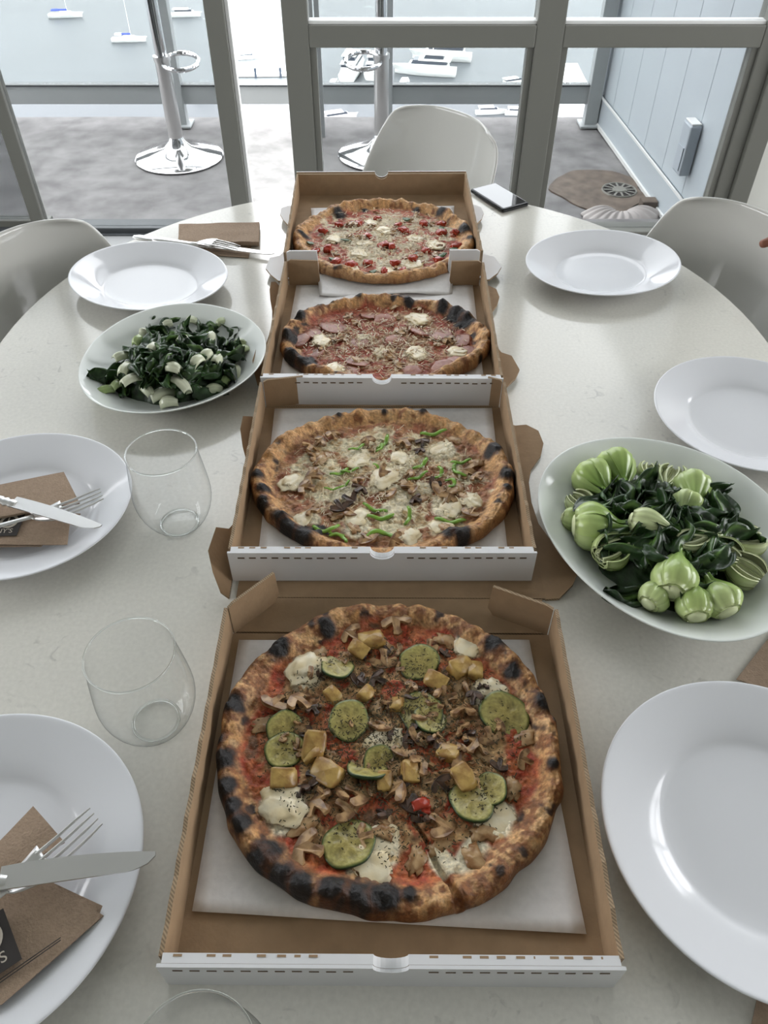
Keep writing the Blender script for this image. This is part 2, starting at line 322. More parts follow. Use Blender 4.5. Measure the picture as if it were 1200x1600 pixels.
for i in range(6):
    a = PI*i/6; c, s_ = math.cos(a), math.sin(a); w = .005
    b.add([(-.075*c+w*s_, -.075*s_-w*c, .006), (.075*c+w*s_, .075*s_-w*c, .006), (.075*c-w*s_, .075*s_+w*c, .006), (-.075*c-w*s_, -.075*s_+w*c, .006)], [(0, 1, 2, 3)])
b.lathe([(.001, .009), (.03, .009), (.034, .003)], 20); link('grate', b.mesh('grate', M['iron']), g)
sh = at(975, 345, BZ)
def shl(u, v):
    a = PI*(.03+.94*u); r = .03+.15*v; rib = abs(math.sin(a*11)); r2 = r*(1+.06*rib*v)
    return (r2*math.cos(a+.25)*1.0, -r2*math.sin(a)*.9+.07, .006+.035*math.sin(PI*min(1, v*.85+.12))*(.75+.3*rib))
V, Fc = grid(67, 12, shl); V2, F2 = slab(V, Fc, 67, 12, [(0, 0, -.005)]*len(V))
o = link('shell', mesh('shell', V2, F2, M['shell'], smooth=True), None, (sh[0], sh[1]-.0, BZ+.004)); tag(o, 'sandy ribbed fan-shaped shell lying on the balcony near the threshold', 'shell')
b = MB(); q = at(1000, 325, BZ); b.box(-.035, -.03, 0, .035, .03, .045); o = bevel(link('footing', b.mesh('footing', M['stain']), None, (q[0]+.03, q[1]-.01, BZ)), .004); tag(o, 'dark brown block beside the base of the clad wall', 'block')

# bar stools
def stool(px, py, label, rz, hr):
    c = at(px, py, BZ); k = thing('bar_stool', label, 'stool', (c[0], c[1], BZ+.004), rz, 'chrome bar stools on the balcony')
    b = MB(); b.lathe([(.001, .0), (.222, 0), (.225, .006), (.218, .012), (.15, .022), (.07, .05), (.04, .085), (.034, .11), (.001, .112)], 56); link('base', autosmooth(b.mesh('base', M['chrome'])), k)
    b = MB(); b.tube([(0, 0, .1), (0, 0, .46)], .036, 24); b.tube([(0, 0, .45), (0, 0, .47)], .041, 24); link('column', autosmooth(b.mesh('column', M['steel'])), k)
    b = MB(); b.tube([(0, 0, .46), (0, 0, .76)], .028, 24); link('gas_lift', autosmooth(b.mesh('gas_lift', M['chrome'])), k)
    b = MB(); P = []
    for i in range(25):
        a = PI*(-.0+2*i/24); P.append((.085+.085*math.cos(a+PI)*1.0+.0, .14*math.sin(a+PI), .44))
    b.tube(P, .011, 10); b.tube([(-.03, 0, .44), (.03, 0, .44)], .02, 12); link('footrest', autosmooth(b.mesh('footrest', M['chrome'])), k)
    b = MB()
    V, Fc = grid(14, 14, lambda u, v: ((u-.5)*.4, (v-.5)*.38, .77+.12*max(0, (u-.5)*2)**3+.25*max(0, -(u-.5)*2)**4)); V2, F2 = slab(V, Fc, 14, 14, [(0, 0, -.02)]*len(V)); b.add(V2, F2)
    link('seat', b.mesh('seat', M['chair'], True), k); return k
stool(281, 247, 'chrome bar stool with round footrest, seen through the left glass door', .2, 0)
stool(596, 243, 'chrome bar stool standing on the balcony behind the white end chair', PI, 0)

# ------------------------------------------------------------------ harbour
b = MB(); b.lathe([(.01, 0), (60, 0), (3500, 0)], 64); struct('water', b.mesh('water', M['water'])).location = (0, 0, WZ)
def hull(L, W, H, n=14):
    V = []; m = 9
    for i in range(n):
        t = i/(n-1); x = (t-.5)*L; w = W/2*(1-max(0, (t-.45)/.55)**2.2)*(.86+.14*min(1, t*3)); sh = H*(1+.35*t*t)
        for j in range(m):
            s = (j/(m-1))*2-1; a = abs(s)
            V.append((x+(.06*L*(t**3) if a > .9 else 0), math.copysign(w*min(1, a**.5*1.02), s) if w > .01 else 0, -.2*H+(sh+.2*H)*a**2.2))
    Fc = [(i*m+j, (i+1)*m+j, (i+1)*m+j+1, i*m+j+1) for i in range(n-1) for j in range(m-1)]
    Fc += [(i*m, i*m+m-1, (i+1)*m+m-1, (i+1)*m) for i in range(n-1)]; Fc.append(tuple(range(m)))
    return V, Fc
def cabin(b, x0, x1, w, z0, z1, rake=.3, mi=0):
    dz = z1-z0
    V = [(x0, -w, z0), (x1, -w, z0), (x1, w, z0), (x0, w, z0), (x0+rake*.2*dz, -w*.88, z1), (x1-rake*dz*2, -w*.85, z1), (x1-rake*dz*2, w*.85, z1), (x0+rake*.2*dz, w*.88, z1)]
    b.add(V, [(3, 2, 1, 0), (4, 5, 6, 7), (0, 1, 5, 4), (1, 2, 6, 5), (2, 3, 7, 6), (3, 0, 4, 7)], mi)
def boat(kind, px, py, L, rz, label, group=None):
    k = thing({'sail': 'sailboat', 'yacht': 'motor_yacht', 'cruiser': 'motorboat'}[kind], label, 'boat', at(px, py, WZ), rz, group)
    W = L*.3; H = L*.1; V, Fc = hull(L, W, H); link('hull', mesh('hull', V, Fc, M['boat']), k)
    b = MB()
    if kind == 'sail':
        cabin(b, -.15*L, .2*L, W*.28, H, H*1.55); link('cabin', b.mesh('cabin', M['boat']), k)
        b = MB(); b.tube([(.08*L, 0, H), (.08*L, 0, L*1.15)], .07, 6); link('mast', b.mesh('mast', M['boat']), k)
        b = MB(); b.tube([(.08*L, 0, H*2.0), (-.35*L, 0, H*2.0)], .24, 8); link('sail_cover', b.mesh('sail_cover', M['boatbl']), k)
        b = MB(); cabin(b, -.38*L, -.18*L, W*.3, H*1.9, H*2.2); link('canopy', b.mesh('canopy', M['boatbl'] if L > 9 else M['boat']), k)
    else:
        cabin(b, -.38*L, .3*L, W*.4, H, H*1.75); link('cabin', b.mesh('cabin', M['boat']), k)
        b = MB(); cabin(b, -.36*L, .22*L, W*.365, H*1.75, H*2.25); link('window_band', b.mesh('window_band', M['boatdk']), k)
        b = MB(); cabin(b, -.42*L, .1*L, W*.39, H*2.25, H*2.5, .1); link('flybridge', b.mesh('flybridge', M['boat']), k)
        if kind == 'yacht':
            b = MB(); cabin(b, -.3*L, .02*L, W*.3, H*2.5, H*3.1); link('upper_windows', b.mesh('upper_windows', M['boatdk']), k)
            b = MB(); cabin(b, -.34*L, .0, W*.36, H*3.1, H*3.3, .1); link('hardtop', b.mesh('hardtop', M['boat']), k)
            b = MB(); b.tube([(-.12*L, 0, H*3.3), (-.12*L, 0, H*4.6)], .1, 6); link('antenna_mast', b.mesh('antenna_mast', M['boat']), k)
    return k
boat('sail', 103, 27, 9.5, .1, 'small moored sailboat with blue sail cover, the topmost at far left')
boat('sail', 202, 65, 9.0, .05, 'moored white sailboat beside the left bar stool column')
boat('cruiser', 291, 26, 8.5, 0.1, 'small motorboat between bar stool and door post')
boat('cruiser', 388, 92, 5.5, .2, 'small boat floating in the bright open gap of the doorway')
boat('yacht', 552, 114, 16, 1.4, 'big white motor yacht left of the second stool column')
boat('yacht', 588, 112, 14, 1.4, 'white motor yacht partly hidden behind the second stool column')
boat('yacht', 664, 116, 15, 2.95, 'long white yacht berthed right of the second stool column')
boat('yacht', 690, 93, 15, 2.95, 'white flybridge yacht at the outer end of the marina berth')
boat('cruiser', 632, 136, 7.5, 1.4, 'white cabin boat below the long yacht, beside the stool column')
boat('cruiser', 560, 144, 5, .2, 'white motorboat at the dock below the big yacht')
boat('cruiser', 522, 136, 6.5, 1.4, 'white motorboat next to the left edge of the centre pane')
boat('cruiser', 803, 133, 7, .4, 'small white boat with dark engine at the right of the centre pane')
boat('cruiser', 766, 178, 6.5, .1, 'white boat seen below the railing, left one under the right end')
boat('cruiser', 812, 180, 6.5, -.1, 'white boat seen below the railing next to the window mullion')
boat('cruiser', 530, 188, 8, .4, 'white boat seen in the gap below the railing at centre left')
boat('cruiser', 395, 144, 6, .3, 'white boat by the pontoon in the bright gap of the doorway')
boat('cruiser', 430, 144, 5, .1, 'small boat beside the pontoon, right part of the bright gap')
boat('cruiser', 325, 148, 8, .5, 'white boat just left of the glass door post above the railing')
def pontoon(x0, y0, x1, y1, w, label):
    a = Vector(at(x0, y0, WZ)); c = Vector(at(x1, y1, WZ)); d = c-a; k = thing('pontoon', label, 'dock', a, math.atan2(d.y, d.x)); L = d.length
    b = MB(); b.box(0, -w/2, .3, L, w/2, .7); link('deck', b.mesh('deck', M['dock']), k)
    b = MB()
    for i in range(int(L/6)+1): b.box(i*6, -w/2-.3, -.3, i*6+.5, -w/2, 2.2); 
    link('piles', b.mesh('piles', M['boatdk']), k)['kind'] = 'stuff'
pontoon(505, 149, 650, 145, 2.5, 'pale floating dock below the moored yachts')
pontoon(745, 143, 835, 140, 2.5, 'pale dock at the right edge of the centre pane')
pontoon(360, 120, 455, 119, 2, 'pontoon crossing the bright doorway gap')
k = thing('boathouse', 'bright white flat-roofed pier building seen through the right pane', 'building', at(897, 178, WZ), -.02)
b = MB(); b.box(-4, -9, 0, 3.6, 24, 3); link('walls', b.mesh('walls', M['boat']), k)
b = MB(); b.box(-4.3, -9.3, 3, 3.9, 24.3, 3.3); link('roof', b.mesh('roof', M['boat']), k)

# ------------------------------------------------------------------ table and chairs
TR = .594; TY = 1.0
out = [(TR*math.cos(a), TY+TR*math.sin(a)) for a in np.linspace(0, PI, 49)]+[(TR*math.cos(a), -.35+TR*math.sin(a)) for a in np.linspace(PI, 2*PI, 49)]
tb = thing('dining_table', 'long oval dining table with white speckled quartz top', 'table', (0, .3, 0))
V, Fc = patch([(x, y-.3) for x, y in out], TZ-.022, TZ); o = link('tabletop', mesh('tabletop', V, Fc, M['quartz']), tb); bevel(o, .004, 3)
b = MB(); b.lathe([(.001, 0), (.34, 0), (.34, .012), (.1, .05), (.06, .2), (.055, .5), (.12, .7), (.25, TZ-.022), (.001, TZ-.022)], 48, sy=1.4); link('pedestal', autosmooth(b.mesh('pedestal', M['chair'])), tb)
def chair(top, face, label, w=.21, tz=.82):
    fx, fy = face; l = math.hypot(fx, fy); fx /= l; fy /= l
    k = thing('shell_chair', label, 'chair', (top[0]+fx*.25, top[1]+fy*.25, 0), math.atan2(fy, fx), 'white plastic shell chairs at the table')
    prof = [(.21, .40), (.2, .435), (.12, .445), (0, .43), (-.1, .425), (-.17, .45), (-.205, .53), (-.225, .63), (-.24, .73), (-.25, tz)]
    n = len(prof)
    def f(u, v):
        t = u*(n-1); i = min(int(t), n-2); q = t-i
        def cr(a, b_, c_, d): return .5*((2*b_)+(-a+c_)*q+(2*a-5*b_+4*c_-d)*q*q+(-a+3*b_-3*c_+d)*q**3)
        P0, P1, P2, P3 = prof[max(i-1, 0)], prof[i], prof[i+1], prof[min(i+2, n-1)]
        x = cr(P0[0], P1[0], P2[0], P3[0]); z = cr(P0[1], P1[1], P2[1], P3[1])
        s = (v-.5)*2; hw = w*(1+.06*math.sin(u*PI)); edge = 0
        hw *= 1-.22*sst(.5, 1, u)
        if u > .88: e = (u-.88)/.12; hw *= .70+.30*math.sqrt(max(0, 1-e**2.4))
        if u < .12: hw *= .75+.25*math.sqrt(1-((.12-u)/.12)**2)
        bk = sst(.45, .7, u); sd = abs(s)**2.6
        x += bk*sd*.10*(1-.55*sst(.8, 1, u)); z += (1-bk)*sd*.035-bk*sd*.008*sst(.85, 1, u)
        return (float(x), hw*s, float(z))
    V, Fc = grid(46, 31, f); m = mesh('shell', V, Fc, M['chair'], smooth=True)
    o = link('shell', m, k); so = o.modifiers.new('thick', 'SOLIDIFY'); so.thickness = .007; so.offset = 0; sb = o.modifiers.new('sub', 'SUBSURF'); sb.levels = sb.render_levels = 1
    b = MB(); b.lathe([(.001, 0), (.24, 0), (.24, .008), (.08, .03), (.03, .1), (.022, .25), (.03, .38), (.09, .42), (.001, .425)], 40); link('pedestal', autosmooth(b.mesh('pedestal', M['chair'])), k)
    return k
chair((-.652, 1.245), (.83, -.56), 'white plastic shell chair at the left side of the table, in shade')
chair((.672, 1.332), (-.84, -.54), 'glossy white plastic shell chair at the right side beside the empty plate')
chair((.163, 1.837), (-.70, -.71), 'glossy white plastic shell chair at the far end behind the pizza boxes', w=.215)

# ------------------------------------------------------------------ pizza boxes
def panel(name, out, org, U, W, t, mats, parent, cells=None):
    """flat board: outline in the (U, W) plane, thickness t along -(U x W); mats = front, back, edge"""
    U = Vector(U); W = Vector(W); N = U.cross(W).normalized(); O = Vector(org); n = len(out)
    V = [O+U*a+W*c for a, c in out]+[O+U*a+W*c-N*t for a, c in out]
    Fc = [tuple(range(n)), tuple(range(2*n-1, n-1, -1))]+[(i, n+i, n+(i+1) % n, (i+1) % n) for i in range(n)]
    mi = [0, 1]+[2]*n
    return link(name, mesh(name, V, Fc, [M[x] for x in mats], mi), parent)
BH = .045; BT = .004
def notch_out(w, h, r, seg=10):          # a wall seen from outside with the half-round thumb notch in its top edge
    o = [(0, 0), (w, 0), (w, h)]
    for i in range(seg+1):
        a = PI*i/seg; o.append((w/2+r*math.cos(a), h-r*.8*math.sin(a)))
    return o+[(0, h)]
def lid_flap(name, side, par, x, y0, L, wd, mats, z, lift, seed=0):
    # side flap of an opened lid: two lobes with a smooth bay between them
    pts = [(0, 0)]
    prof = [(0.0, .35), (.06, .75), (.13, 1.0), (.26, .85), (.30, .42), (.38, .2), (.5, .1), (.62, .12), (.70, .25), (.78, .6), (.86, .78), (.95, .75), (1.0, .4)]
    for t, w in prof: pts.append((t*L, w*wd*(1+.08*math.sin(seed+t*9))))
    pts.append((L, 0))
    nrm = Vector((side*math.cos(lift), 0, math.sin(lift)))
    U = Vector((0, 1, 0)) if side < 0 else Vector((0, -1, 0))
    P = pts if side < 0 else [(L-a, c) for a, c in pts][::-1]
    if side < 0: P = P[::-1]; 
    org = (x, y0, z) if side < 0 else (x, y0+L, z)
    # choose winding so the front (first material) faces up
    V3 = [Vector(org)+U*a+nrm*c for a, c in P]
    n = len(P); area = sum((V3[i].x*V3[(i+1) % n].y-V3[(i+1) % n].x*V3[i].y) for i in range(n))
    if area < 0: V3.reverse()
    up = Vector((0, 0, 1)); V = V3+[v-up*BT*.8 for v in V3]
    Fc = [tuple(range(n)), tuple(range(2*n-1, n-1, -1))]+[(i, n+i, n+(i+1) % n, (i+1) % n) for i in range(n)]
    return link(name, mesh(name, V, Fc, [M[q] for q in mats], [0, 1]+[2]*n), par)
def pizza_box(label, cx, y0, d, w, zb, rz, flip=False, lid=True, lidflap=.04, ears=((1, 1), (1, 1)), group='open pizza boxes in a row'):
    """y0 = front wall line in the local frame (0 = front wall); flip puts the hinge side towards the camera"""
    k = thing('pizza_box', label, 'box', (cx, y0, TZ+zb), rz, group)
    sgn = 1
    h = w/2; I = ('kraft', 'white', 'corr')
    bx('base', k, -h, .002, 0.0, h, d-.002, .003, 'kraft')
    for s in (-1, 1):
        # double side wall, slightly uneven top, brown inside and corrugated on top
        n = 28; top = [(.001+(d-.002)*i/n, BH-.0005+.0009*math.sin(i*2.3+s)+(.0012 if i % 3 == 0 else 0)) for i in range(n+1)]
        o_ = [(.001, 0.003)]+[(d-.001, .003)]+top[::-1]
        if s < 0: panel('side_wall', o_, (-h+.0035, 0, 0), (0, 1, 0), (0, 0, 1), .0035, ('kraft', 'kraft', 'corr'), k)
        else: panel('side_wall', [(d-a, c) for a, c in o_][::-1], (h-.0035, d, 0), (0, -1, 0), (0, 0, 1), .0035, ('kraft', 'kraft', 'corr'), k)
    fy = d if flip else 0
    # front wall: white outside board, brown inside board
    if not flip:
        panel('front_wall', notch_out(w, BH+.001, .013), (-h, -.0065, 0), (1, 0, 0), (0, 0, 1), .0025, ('white', 'kraft', 'white'), k)
        panel('front_lining', notch_out(w-.006, BH+.0008, .0127), (h-.003, .003, .0), (-1, 0, 0), (0, 0, 1), .0068, ('kraft', 'kraft', 'white'), k)
        nS = 26; sl = None
        for i in range(nS):
            x = -h+.014+(w-.028)*i/(nS-1)
            if abs(x) < .022: continue
            if sl is None:
                b = MB(); b.box(-.0036, -.0069, BH-.0078, .0036, -.0064, BH-.006); sl = link('slot', b.mesh('slot', M['kdark']), k, (x, 0, 0))
                b = MB(); b.box(-.0032, .0005, BH+.0006, .0032, .0022, BH+.0011); tbm = link('tuck_tab', b.mesh('tuck_tab', M['kraft']), k, (x, 0, 0))
            else:
                copyof(sl, (x, 0, R_.uniform(-.0004, .0004)), (0, 0, 0)); copyof(tbm, (x, 0, R_.uniform(-.0006, .0003)), (0, R_.uniform(-.03, .03), 0))
    else:
        panel('front_wall', notch_out(w, BH+.001, .013), (h, d+.0065, 0), (-1, 0, 0), (0, 0, 1), .0025, ('white', 'kraft', 'white'), k)
        panel('front_lining', notch_out(w-.006, BH-.001, .0125), (-h+.003, d-.003, .0), (1, 0, 0), (0, 0, 1), .0065, ('kraft', 'kraft', 'corr'), k)
    # corner flaps at the hinge side
    for s, (a, ln) in zip((-1, 1), ears):
        hy = 0 if flip else d-.002
        dirv = Vector((-s*math.cos(a), (-1 if flip else 1)*math.sin(a), 0)); org = Vector((s*(h-.005), hy, .002))
        o_ = [(0, 0), (ln*.9, .002), (ln, .012), (ln*.97, BH+.002), (ln*.1, BH+.001), (0, BH-.002)]
        U = dirv if s < 0 else -dirv; P = o_ if s < 0 else [(-x_, z_) for x_, z_ in o_][::-1]
        panel('corner_flap', P, org, U, (0, 0, 1), .003, ('kraft', 'kraft', 'corr') if not flip else ('white', 'kraft', 'white'), k)
    if lid:
        if not flip:
            panel('back_panel', [(-h+.004, 0), (h-.004, 0), (h-.004, BH), (-h+.004, BH)], (0, d, .003), (1, 0, 0), (0, 1, -.0), .003, I, k)
            panel('lid', [(-h, 0), (h, 0), (h, d-.02), (-h, d-.02)], (0, d+BH+.001, .003), (1, 0, 0), (0, 1, 0), .003, I, k)
            if lidflap:
                for s in (-1, 1): lid_flap('lid_flap', s, k, s*h-(.008 if s < 0 else 0), d+BH, d-.02, lidflap*(.75 if s < 0 and lidflap < .035 else 1), I, .003, .95 if s < 0 else .12, s)
        else:
            panel('lid', [(-h, 0), (h, 0), (h, d), (-h, d)], (0, -.002, -.0012), (1, 0, 0), (0, 1, 0), .003, ('white', 'kraft', 'corr'), k)
            for s in (-1, 1): lid_flap('lid_flap', s, k, s*h, -.01, d*.9, lidflap, ('white', 'kraft', 'corr'), -.0012, .12, s)
    return k
pizza_box('nearest open pizza box, holding the zucchini pizza', .005, .164, .317, .336, 0, -.006, ears=((.8, .062), (.42, .066)))
pizza_box('second open pizza box from the camera, holding the green pepper pizza', -.002, .556, .302, .330, .0045, 0, ears=((.15, .055), (.3, .02)), lidflap=.032)
pizza_box('third open pizza box from the camera, holding the cured meat pizza', -.003, .868, .318, .327, .0065, -.01, ears=((-.1, .052), (-.1, .05)), lidflap=0)
pizza_box('farthest open pizza box, turned around, holding the tomato pizza', -.001, 1.207, .322, .330, .012, .012, flip=True, ears=((.05, .052), (.05, .052)), lidflap=.036)

def sheet(label, pts, z, amp, seed, zf=None, n=26):
    """parchment sheet from four corners (near left, near right, far right, far left)"""
    p = [Vector((a, c, 0)) for a, c in pts]; cx = sum((q.x for q in p))/4; cy = sum((q.y for q in p))/4
    def f(u, v):
        q = (p[0]*(1-u)+p[1]*u)*(1-v)+(p[3]*(1-u)+p[2]*u)*v
        zz = z+amp*(.5+.5*float(fbm(q.x*9, q.y*9, 0, seed, 3)))+amp*1.5*float(sst(.9, 1, 1-v))*(0.5+0.5*math.sin(u*7+seed))*.5
        if zf: zz = zf(q.x, q.y, zz)
        return (q.x-cx, q.y-cy, zz)
    V, Fc = grid(n, n, f); V2, F2 = slab(V, Fc, n, n, [(0, 0, -.0003)]*len(V))
    o = link('parchment_sheet', mesh('parchment_sheet', V2, F2, M['paper'], smooth=True), None, (cx, cy, TZ)); return tag(o, label, 'paper', 'parchment sheets under the pizzas')
def tp(px, py, z): q = tt(px, py, z); return (q[0], q[1])
sheet('white parchment under the zucchini pizza in the nearest box', [tp(300, 1424, .006), tp(916, 1460, .006), (.150, .470), (-.150, .470)], .0045, .002, 1)
sheet('white parchment under the green pepper pizza', [(-.142, .575), (.140, .575), (.148, .85), (-.15, .85)], .0095, .002, 2)
sheet('white parchment under the cured meat pizza', [(-.15, .885), (.142, .885), (.148, 1.18), (-.146, 1.18)], .0115, .002, 3)
sheet('white parchment drooping over the near edge of the farthest box', [(-.105, 1.140), (.112, 1.148), (.135, 1.47), (-.14, 1.46)], .0175, .002, 4,
      lambda x, y, z: z+(.0025*math.sin(x*40)+.0015)*max(0, (1.2-y)/.05)-.006*max(0, (1.2-y)/.05), 34)

# ------------------------------------------------------------------ pizzas
class Pizza:
    def __init__(s, label, c, rx, ry, zb, style, seed, chars=(), cuts=(), nr=120, nt=400, cheese_blobs=()):
        s.c = c; s.rx = rx; s.ry = ry; s.zb = zb; s.seed = seed; s.style = style; s.chars = chars; s.cuts = cuts; s.cb = cheese_blobs
        s.root = thing('pizza', label, 'pizza', (c[0], c[1], TZ+zb), 0, 'baked pizzas in the boxes')
        rr = np.concatenate([np.linspace(0.0001, .78, int(nr*.62)), np.linspace(.785, 1, nr-int(nr*.62))])
        th = np.linspace(0, 2*PI, nt, endpoint=False)
        Rr, Tt = np.meshgrid(rr, th, indexing='ij'); k = s.out(Tt); X = Rr*np.cos(Tt)*rx*k; Y = Rr*np.sin(Tt)*ry*k
        Z = s.h(X, Y); col = s.colour(X, Y, Z)
        # outward roll of the rim
        roll = sst(.93, 1, Rr); push = 1+.012*np.sin(PI*np.clip((Rr-.9)/.1, 0, 1))
        X = X*push; Y = Y*push
        V = np.stack([X, Y, Z], -1).reshape(-1, 3); Cc = col.reshape(-1, 3)
        Fc = []
        for i in range(nr-1):
            a = i*nt; b_ = a+nt
            Fc += [(a+j, b_+j, b_+(j+1) % nt, a+(j+1) % nt) for j in range(nt)]
        # bottom
        nV = len(V); ring = V[(nr-1)*nt:].copy(); ring[:, :2] *= .96; ring[:, 2] = 0
        V = np.vstack([V, ring, [[0, 0, 0]]]); Cc = np.vstack([Cc, Cc[(nr-1)*nt:]*.6, [[.3, .2, .1]]])
        a = (nr-1)*nt; Fc += [(a+j, nV+j, nV+(j+1) % nt, a+(j+1) % nt) for j in range(nt)]
        Fc += [(nV+nt, nV+(j+1) % nt, nV+j) for j in range(nt)]
        s.body = link('crust', mesh('crust', V, Fc, M['pizza'], smooth=True, col=Cc), s.root)
    def out(s, t):
        return 1+.025*fbm(np.cos(t)*1.5+7, np.sin(t)*1.5, 0, s.seed)*2+.012*nz(np.cos(t)*9, np.sin(t)*9, 0, s.seed+5)
    def rho(s, X, Y):
        t = np.arctan2(Y/s.ry, X/s.rx); return np.sqrt((X/s.rx)**2+(Y/s.ry)**2)/s.out(t), t
    def h(s, X, Y):
        X = np.asarray(X, float); Y = np.asarray(Y, float); r, t = s.rho(X, Y); sd = s.seed
        cen = .925+.012*nz(np.cos(t)*4, np.sin(t)*4, 0, sd+2); wd = .075+.025*nz(np.cos(t)*3, np.sin(t)*3, 3, sd+3)
        q = (r-cen)/wd; ring = np.exp(-np.clip(q, -9, 0)**2*1.3)*(q < 0)+np.sqrt(np.clip(1-(np.clip((r-cen)/(1.001-cen), 0, 1))**2.4, 0, 1))*(q >= 0)
        amp = .0135+.0045*nz(np.cos(t)*5, np.sin(t)*5, 1, sd+4)+.003*nz(np.cos(t)*14, np.sin(t)*14, 1, sd+6)
        lump = .0026*fbm(X*110, Y*110, 0, sd+7, 4)+.0009*nz(X*380, Y*380, 0, sd+12)
        z = .0065*np.where(r < cen, 1, ring)+ring*(amp+lump)
        ins = 1-sst(.78, .9, r)
        z = z+ins*(.0022*fbm(X*70, Y*70, 0, sd+8, 4)+.0022*np.abs(nz(X*150, Y*150, 0, sd+9))+.0009*nz(X*330, Y*330, 0, sd+10)+.0008)
        for (cx, cy, cr) in s.cb:
            d = np.hypot(X-cx, Y-cy)/cr+.25*fbm(X*60, Y*60, 0, sd+33, 2); z = z+.0018*(1-sst(.6, 1.1, d))
        for (cx, cy, cr, *e) in s.chars:
            d = np.hypot(X-cx, Y-cy)/cr; z = z+.0045*np.exp(-(d*1.2)**2)*(r < .99)*(1+.5*fbm(X*160, Y*160, 0, sd+13, 2))
        for (x0, y0, x1, y1, w) in s.cuts:
            L = math.hypot(x1-x0, y1-y0); ux, uy = (x1-x0)/L, (y1-y0)/L; a = (X-x0)*ux+(Y-y0)*uy; p = np.abs(-(X-x0)*uy+(Y-y0)*ux+.0008*np.sin(a*150))
            wid = w*(.25+.75*np.clip(a/L, 0, 1)); m = (1-sst(wid*.5, wid, p))*(a > 0)*(a < L); z = z*(1-.75*m)
        return z
    def colour(s, X, Y, Z):
        r, t = s.rho(X, Y); sd = s.seed; st = s.style
        n1 = fbm(X*45, Y*45, 0, sd+20, 4); n2 = fbm(X*120, Y*120, 0, sd+21, 4); n3 = fbm(X*25, Y*25, 0, sd+22, 3); n4 = nz(X*300, Y*300, 0, sd+23); n5 = nz(X*600, Y*600, 0, sd+28)
        def C3(a): return np.array(a)[None, None, :] if X.ndim == 2 else np.array(a)
        def mix(c, d, m): m = np.clip(m, 0, 1)[..., None]; return c*(1-m)+d*m
        crust = mix(C3((.46, .24, .09))+0*X[..., None], C3((.62, .37, .17)), .5+n1); crust = mix(crust, C3((.19, .066, .022)), sst(.0, .5, .6*n2+.7*fbm(X*230, Y*230, 0, sd+29, 3)+.25*n1+st.get('bake', 0))*.9); crust = mix(crust, C3((.5, .34, .18)), sst(.25, .6, -n2)*.6)
        crust = mix(crust, C3((.035, .018, .011)), sst(.38, .62, fbm(X*75, Y*75, 0, sd+25, 3)+st.get('char', 0)))
        crust = crust*(1+.25*n4+.2*n5)[..., None]
        sauce = mix(C3(st['sauce'])+0*X[..., None], C3(st['sauce2']), .5+1.2*n2)
        cheese = mix(C3(st['cheese'])+0*X[..., None], C3(st['cheese2']), sst(-.1, .5, n2)); cheese = mix(cheese, C3((.3, .13, .05)), sst(.35, .6, fbm(X*90+3, Y*90, 0, sd+26, 3))*.8)
        mask = sst(-.08, .22, n1*1.2+.5*n2+st['cov']-1.4*sst(.62, .86, r)*st.get('edge', .8)+.6*sst(.35, 0, r)*st.get('mid', 0))
        top = mix(sauce, cheese, mask)
        # darker cooked patches between toppings
        top = mix(top, C3((.17, .085, .04)), sst(.2, .55, fbm(X*55+9, Y*55, 0, sd+27, 4))*st.get('dark', .6))
        for (cx, cy, cr) in s.cb:
            d = np.hypot(X-cx, Y-cy)/cr+.25*fbm(X*60, Y*60, 0, sd+33, 2)
            top = mix(top, mix(C3((.72, .64, .46))+0*X[..., None], C3((.6, .42, .2)), sst(.2, .5, n2)), 1-sst(.75, 1.0, d))
        top = top*(1+.22*n4+.18*n5)[..., None]
        edge = .835+.045*nz(np.cos(t)*5, np.sin(t)*5, 0, sd+30)+.02*n1
        c = mix(top, crust, sst(edge-.02, edge+.03, r))
        rim = sst(.96, 1, r); c = mix(c, C3((.2, .09, .035)), rim*.6)
        for (cx, cy, cr, *e) in s.chars:
            k = e[0] if e else 1
            d = np.hypot(X-cx, Y-cy)/cr+.35*fbm(X*130, Y*130, 0, sd+31, 3); c = mix(c, C3((.09, .033, .014)), (1-sst(.85, 1.5, d))*.8*k); c = mix(c, C3((.009, .007, .007)), (1-sst(.7, 1.1, d))*k)
        return np.clip(c, .004, 1)
    def put(s, name, m, x, y, rz=0, tilt=(0, 0), dz=0, sc=1, parent=None, label=None):
        if name == 'charred_bubble': return
        q = math.hypot(x/s.rx, y/s.ry)
        if q > .82: x *= .82/q; y *= .82/q
        z = float(s.h(np.array([x]), np.array([y]))[0])
        o = link(name, m, s.root, (x, y, z+dz), (tilt[0], tilt[1], rz), (sc, sc, sc) if not isinstance(sc, tuple) else sc)
        if label: o['label'] = label
        return o
    def loc(s, px, py, z=.022): q = tt(px, py, s.zb+z-.004); return (q[0]-s.c[0], q[1]-s.c[1])
